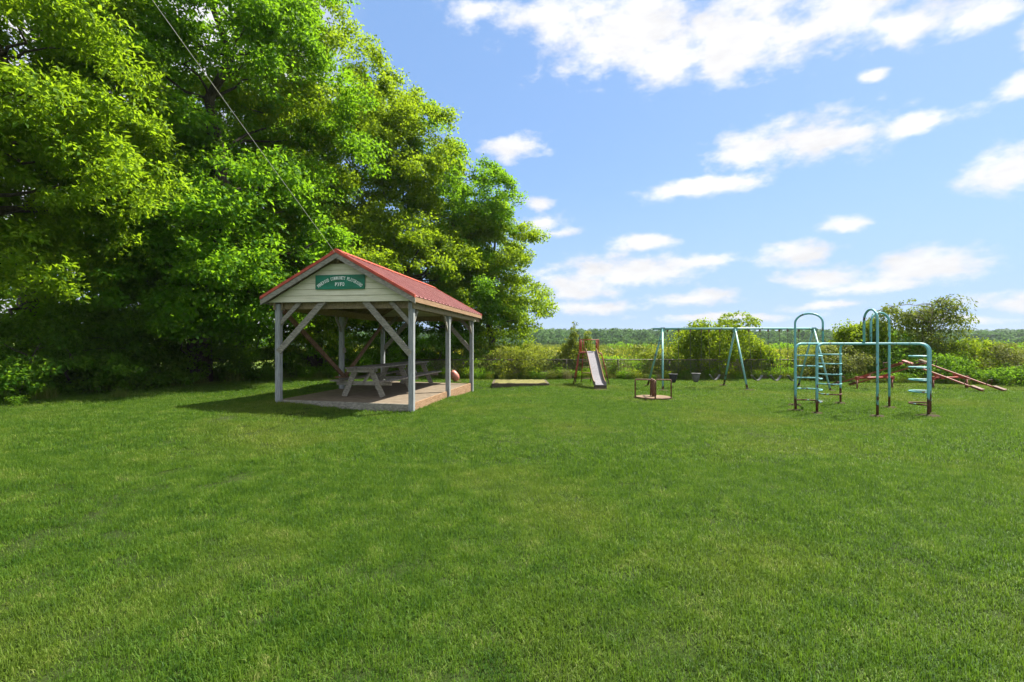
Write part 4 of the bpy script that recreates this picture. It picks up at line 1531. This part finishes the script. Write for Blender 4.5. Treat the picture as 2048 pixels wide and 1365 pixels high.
shrub('wild_shrub', 'leafy green bush filling the hedge between the dark bush and the twiggy bush', 1945, 23.2, 150, 680, 'leaf_maple', 87, 200, 80, 0.10, (0.22, 0.45))
shrub('wild_shrub', 'green bush rising behind the hedge at the right edge', 2040, 23.6, 140, 686, 'leaf_maple', 88, 200, 80, 0.10, (0.22, 0.45))
shrub('wild_shrub', 'green bush between the arches of the climbing frame and the wispy small tree', 1770, 22.8, 120, 655, 'leaf_maple', 89, 180, 80, 0.10, (0.22, 0.45))
shrub('wild_shrub', 'light green bush beyond the fence left of the climbing frame', 1608, 23.8, 80, 688, 'leaf_yellow_shrub', 86, 110, 60, 0.09)
for i, (px, Y, wd, top) in enumerate([(1262, 70, 90, 692), (1385, 75, 80, 690), (1560, 70, 70, 690), (1235, 120, 50, 690), (1290, 110, 50, 691), (1620, 90, 80, 690)]):
    shrub('field_bush', 'round bush far out in the flowering field, %s from the left' % ordw[i], px, Y, wd, top - 3, 'leaf_maple', 90 + i, 60, 60, 0.30, (0.5, 0.9))


# ------------------------------------------------------------------ far wooded ridge
def build_forest():
    rng = np.random.default_rng(5)
    Vs, Fs, off = [], [], 0
    trees = []
    for k in range(2100):
        d = 230 + 520 * rng.random() ** 1.3
        a = rng.uniform(-0.5, 1.25)
        x, y = a * d, d
        trees.append((x, y))
    for k in range(420):
        a = rng.uniform(-0.5, 1.25)
        d = rng.uniform(215, 245)
        trees.append((a * d, d))
    for (x, y) in trees:
        s = max(0.0, (y - 240) / 480)
        hill = 14.5 * s ** 1.0 * (0.85 + 0.18 * math.sin(x * 0.011 + 1.0) + 0.10 * math.sin(x * 0.029) + 0.05 * math.sin(x * 0.083)) - 0.5
        front = y < 246
        h = rng.uniform(2.5, 5.0) if front else rng.uniform(6.0, 10.0)
        r = rng.uniform(1.8, 3.0) if front else rng.uniform(2.6, 4.4)
        n = 56
        dv = norm(rng.normal(size=(n, 3)))
        dv[:, 2] = np.abs(dv[:, 2]) * 1.0 - 0.25
        P = np.array([x, y, hill + h * 0.55]) + dv * np.array([r, r, h * 0.5]) * (0.75 + 0.3 * rng.random((n, 1)))
        D = norm(np.cross(dv, rng.normal(size=(n, 3))))
        V, F = leaf_arrays(P, D, dv + rng.normal(size=(n, 3)) * 0.4, 1.1 + 0.9 * rng.random(n), 0.85, 0.15)
        Vs.append(V)
        Fs.append(F + off)
        off += len(V)
    me = np_mesh('far_forest', np.concatenate(Vs), np.concatenate(Fs), 'leaf_forest')
    o = bpy.data.objects.new('far_forest', me)
    COL.objects.link(o)
    tag(o, 'low wooded ridge along the horizon beyond the field', 'forest', kind='stuff')
    # the slope it grows on
    mb = MB()
    xs = np.linspace(-500, 1100, 60)
    ys = np.linspace(205, 900, 20)
    for y in ys:
        for x in xs:
            s = max(0.0, (y - 240) / 480)
            mb.v.append((x, y, 14.5 * min(s, 1.1) ** 1.0 * (0.85 + 0.18 * math.sin(x * 0.011 + 1.0) + 0.10 * math.sin(x * 0.029) + 0.05 * math.sin(x * 0.083)) - 0.45 - (0.4 if y < 230 else 0)))
    for j in range(19):
        for i in range(59):
            mb.f.append([j * 60 + i, j * 60 + i + 1, (j + 1) * 60 + i + 1, (j + 1) * 60 + i])
    mb.smooth = True
    tag(mb.build('hill', 'lawn_soil'), 'gentle slope under the far woods', kind='structure')


build_forest()


# ------------------------------------------------------------------ grass, weeds and flowers
def build_grass():
    rng = np.random.default_rng(9)
    near = [np_mesh('grass', *blade_patch('g', rng, 0.62, 3300, 0.044, 0.0037, 'grass_blade', 1.25, 0.035), 'grass_blade') for _ in range(3)]
    mid = [np_mesh('grass', *blade_patch('g', rng, 0.85, 2000, 0.046, 0.0066, 'grass_blade', 1.2, 0.06), 'grass_blade') for _ in range(3)]
    far = [np_mesh('grass', *blade_patch('g', rng, 1.1, 1350, 0.046, 0.0115, 'grass_blade', 1.1, 0.12), 'grass_blade') for _ in range(3)]
    def ok(x, y):
        if y < -0.5:
            return False
        lx, ly = pav_local(x, y)
        if -W_ - 0.35 < lx < 0.28 and -0.30 < ly < L_ + 0.3:
            return False
        if abs(x - 0.33) < 1.35 and abs(y - 20.3) < 1.3:
            return False
        if abs(x) > y * 1.12 + 4.2:
            return False
        return True
    for name, protos, step, ya, yb in (('lawn_grass', near, 0.40, 0.0, 6.6), ('lawn_grass', mid, 0.52, 6.4, 13.2), ('lawn_grass', far, 0.70, 12.9, 24.5)):
        pts, rots, sc = [], [], []
        y = ya
        while y < yb:
            xm = y * 1.12 + 4.0
            x = -xm
            while x < xm:
                xx, yy = x + rng.uniform(-.12, .12), y + rng.uniform(-.12, .12)
                if ok(xx, yy):
                    pts.append((xx, yy, ground(xx, yy) - 0.004))
                    rots.append(rng.uniform(0, 6.28))
                    sc.append(rng.uniform(0.75, 1.2))
                x += step
            y += step
        instanced(name, pts, rots, sc, protos, {0.0: 'short mown grass in the foreground of the lawn', 6.4: 'short mown grass across the middle of the lawn',
                                                 12.9: 'short mown grass around the play equipment at the back'}[ya], 'grass')


build_grass()


def build_grass_edges():
    """Fine grass up against the slab and the sandbox, where whole patches would poke through."""
    rng = np.random.default_rng(19)
    P = []
    while len(P) < 9000:
        lx, ly = rng.uniform(-W_ - 0.5, 0.45), rng.uniform(-0.45, L_ + 0.45)
        if -W_ - 0.12 < lx < 0.0 and -0.02 < ly < L_ + 0.08:
            continue
        q = pav_world(lx, ly)
        P.append((q.x, q.y))
    while len(P) < 12500:
        x, y = rng.uniform(-1.15, 1.8), rng.uniform(18.8, 21.7)
        if abs(x - 0.33) < 1.12 and abs(y - 20.3) < 1.06:
            continue
        P.append((x, y))
    P = np.array(P)
    V, F = blade_patch('g', rng, 0.0, len(P), 0.055, 0.011, 'grass_blade', 0.7)
    z = np.array([ground(a, b) for a, b in P])
    V = V + np.repeat(np.column_stack([P, z]), 5, axis=0)
    o = bpy.data.objects.new('edge_grass', np_mesh('edge_grass', V, F, 'grass_blade'))
    COL.objects.link(o)
    tag(o, 'fringe of grass against the pavilion floor and sandbox', 'grass', kind='stuff')


build_grass_edges()


def flower_patch(rng, size, n_stem, n_flower, height, petal, mats=('weed_blade', 'yellow_petal'), width=0.012):
    V1, F1 = blade_patch('w', rng, size, n_stem, height, width, mats[0], 0.3)
    P = np.column_stack([(rng.random((n_flower, 2)) - 0.5) * size, height * (0.65 + 0.45 * rng.random(n_flower))])
    D = norm(rng.normal(size=(n_flower, 3)) * np.array([1, 1, 0.4]))
    V2, F2 = leaf_arrays(P, D, np.tile([0, 0, 1.0], (n_flower, 1)) + rng.normal(size=(n_flower, 3)) * 0.5, petal * (0.6 + 0.8 * rng.random(n_flower)), 0.9, 0.1)
    V = np.concatenate([V1, V2])
    F = np.concatenate([F1, F2 + len(V1)])
    idx = np.concatenate([np.zeros(len(F1)), np.ones(len(F2))])
    return np_mesh('weeds', V, F, list(mats), idx)


def build_weeds():
    rng = np.random.default_rng(21)
    def leafy(n_, hh, mat, leaf):
        q = rng.random(n_) ** 0.8
        P = np.column_stack([rng.normal(size=(n_, 2)) * 0.20 * (0.5 + q)[:, None], q * hh])
        D = norm(rng.normal(size=(n_, 3)) + np.array([0, 0, 0.2]))
        return np_mesh('weeds', *leaf_arrays(P, D, rng.normal(size=(n_, 3)) * 0.6 + np.array([0, 0, 1.0]), leaf * (0.6 + 0.8 * rng.random(n_)), 0.5), mat)
    leafs = [leafy(420, 0.75, 'leaf_olive_shrub', 0.075), leafy(420, 0.65, 'leaf_understorey', 0.08), leafy(420, 0.8, 'leaf_bright_shrub', 0.08), leafy(380, 0.9, 'leaf_maple', 0.075)]
    plain = [np_mesh('weeds', *blade_patch('w', rng, 0.7, 420, 0.42, 0.012, 'weed_blade', 0.4, 0.08), 'weed_blade') for _ in range(2)]
    flow = [flower_patch(rng, 0.7, 320, 70, 0.5, 0.045)]
    dry = [flower_patch(rng, 0.7, 300, 60, 0.75, 0.04, ('dry_stalk', 'white_petal'), 0.009)]
    pts, rots, sc = [], [], []
    def add(x, y, s):
        pts.append((x, y, ground(x, y) - 0.01))
        rots.append(rng.uniform(0, 6.28))
        sc.append(s)
    # along the fence
    for _ in range(640):
        front = rng.random() < 0.45
        x, y = rng.uniform(-5, 14), (22.35 + rng.random() * 0.45 if front else 23.0 + abs(rng.normal()) * 0.7)
        add(x, y, rng.uniform(0.3, 0.62) if front else rng.uniform(0.5, 1.15))
    instanced('fence_weeds', pts, rots, sc, plain + flow + dry + leafs + leafs, 'tall weeds with yellow flowers growing along the fence', 'weeds')
    pts, rots, sc = [], [], []
    # foot of the thicket on the left and of the hedge on the right
    for (px, Y, r, h) in thick:
        x = (px - 1024) / F_PX * Y
        for _ in range(16):
            add(x + rng.normal() * 1.1, Y - 1.2 - abs(rng.normal()) * 0.35, rng.uniform(0.35, 0.75))
    for _ in range(120):
        q = rng.random()
        add(13.5 + q * 9.0, 20.9 - q * 2.0 + rng.normal() * 0.2, rng.uniform(0.3, 0.7))
    instanced('hedge_weeds', pts, rots, sc, plain + leafs[1:2], 'rank grass at the foot of the thicket and the right-hand hedge', 'weeds')
    # the field in flower
    yellow = [flower_patch(rng, 3.0, 620, 560, 0.75, 0.14, width=0.03), flower_patch(rng, 3.0, 640, 240, 0.8, 0.14, width=0.03)]
    green = [np_mesh('weeds', *blade_patch('w', rng, 3.0, 700, 0.8, 0.04, 'weed_blade', 0.35, 0.3), 'weed_blade'), flower_patch(rng, 3.0, 600, 60, 0.8, 0.12, width=0.03),
             leafy(500, 1.1, 'leaf_olive_shrub', 0.22)]
    for nm, protos, lab in (('flower_field', yellow, 'drifts of yellow wildflowers in the field beyond the fence'), ('field_grass', green, 'rough tall grass of the field beyond the fence')):
        pts, rots, sc = [], [], []
        y = 25.5
        while y < 205:
            step = 2.2 if y < 80 else 3.2
            x = -0.35 * y
            while x < 1.15 * y:
                xx, yy = x + rng.uniform(-1, 1), y + rng.uniform(-1, 1)
                drift = math.sin(xx * 0.21 + 1.7) + math.sin(yy * 0.16 - xx * 0.05) + (1.3 if 40 < yy < 130 else -0.6)
                if (drift > 0.5) == (nm == 'flower_field'):
                    add(xx, yy, rng.uniform(0.7, 1.3))
                x += step
            y += step
        instanced(nm, pts, rots, sc, protos, lab, 'field')


build_weeds()


def build_dirt():
    """Worn bare earth round the feet of the equipment: low irregular mounds."""
    rng = random.Random(8)
    spots = [(6.95, 11.4), (6.78, 11.95), (8.27, 13.57), (8.83, 13.45), (9.49, 11.35), (9.1, 10.92), (7.97, 10.9), (9.42, 12.48), (7.33, 12.94),
             (5.12, 16.97), (8.03, 16.97), (10.86, 16.97), (5.12, 19.03), (8.03, 19.03), (10.86, 19.03), (4.05, 14.35), (3.1, 17.5)]
    mb = MB()
    for (x, y) in spots:
        n = 14
        big = 0.60 if (x, y) == (4.05, 14.35) else (0.36 if (x, y) == (3.1, 17.5) else rng.uniform(0.15, 0.27))
        i = len(mb.v)
        mb.v.append((x, y, ground(x, y) + 0.055))
        for k in range(n):
            a = 2 * math.pi * k / n
            r_ = big * rng.uniform(0.7, 1.25)
            mb.v.append((x + r_ * 0.55 * math.cos(a), y + r_ * 0.55 * math.sin(a), ground(x, y) + 0.042))
        for k in range(n):
            a = 2 * math.pi * k / n
            r_ = big * rng.uniform(0.8, 1.3)
            mb.v.append((x + r_ * math.cos(a), y + r_ * math.sin(a), ground(x, y) - 0.02))
        for k in range(n):
            k2 = (k + 1) % n
            mb.f.append([i, i + 1 + k, i + 1 + k2])
            mb.f.append([i + 1 + k, i + 1 + n + k, i + 1 + n + k2, i + 1 + k2])
    mb.smooth = True
    tag(mb.build('worn_earth', 'bare_dirt'), 'bare worn earth round the feet of the play equipment', kind='structure')


build_dirt()


def build_haze():
    """Summer air between here and the far ridge."""
    o = MB().box((-1020, -320, -4.0), (1420, 1020, 26.0)).build('haze', 'bare_dirt')
    m = bpy.data.materials.new('summer_haze')
    m.use_nodes = True
    nt = m.node_tree
    nt.nodes.clear()
    out = nt.nodes.new('ShaderNodeOutputMaterial')
    v = nt.nodes.new('ShaderNodeVolumePrincipled')
    v.inputs['Color'].default_value = (0.80, 0.88, 1.0, 1)
    v.inputs['Density'].default_value = 0.0002
    v.inputs['Anisotropy'].default_value = 0.2
    nt.links.new(v.outputs[0], out.inputs['Volume'])
    o.data.materials[0] = m
    tag(o, 'thin blue summer haze over the fields', kind='stuff')


build_haze()
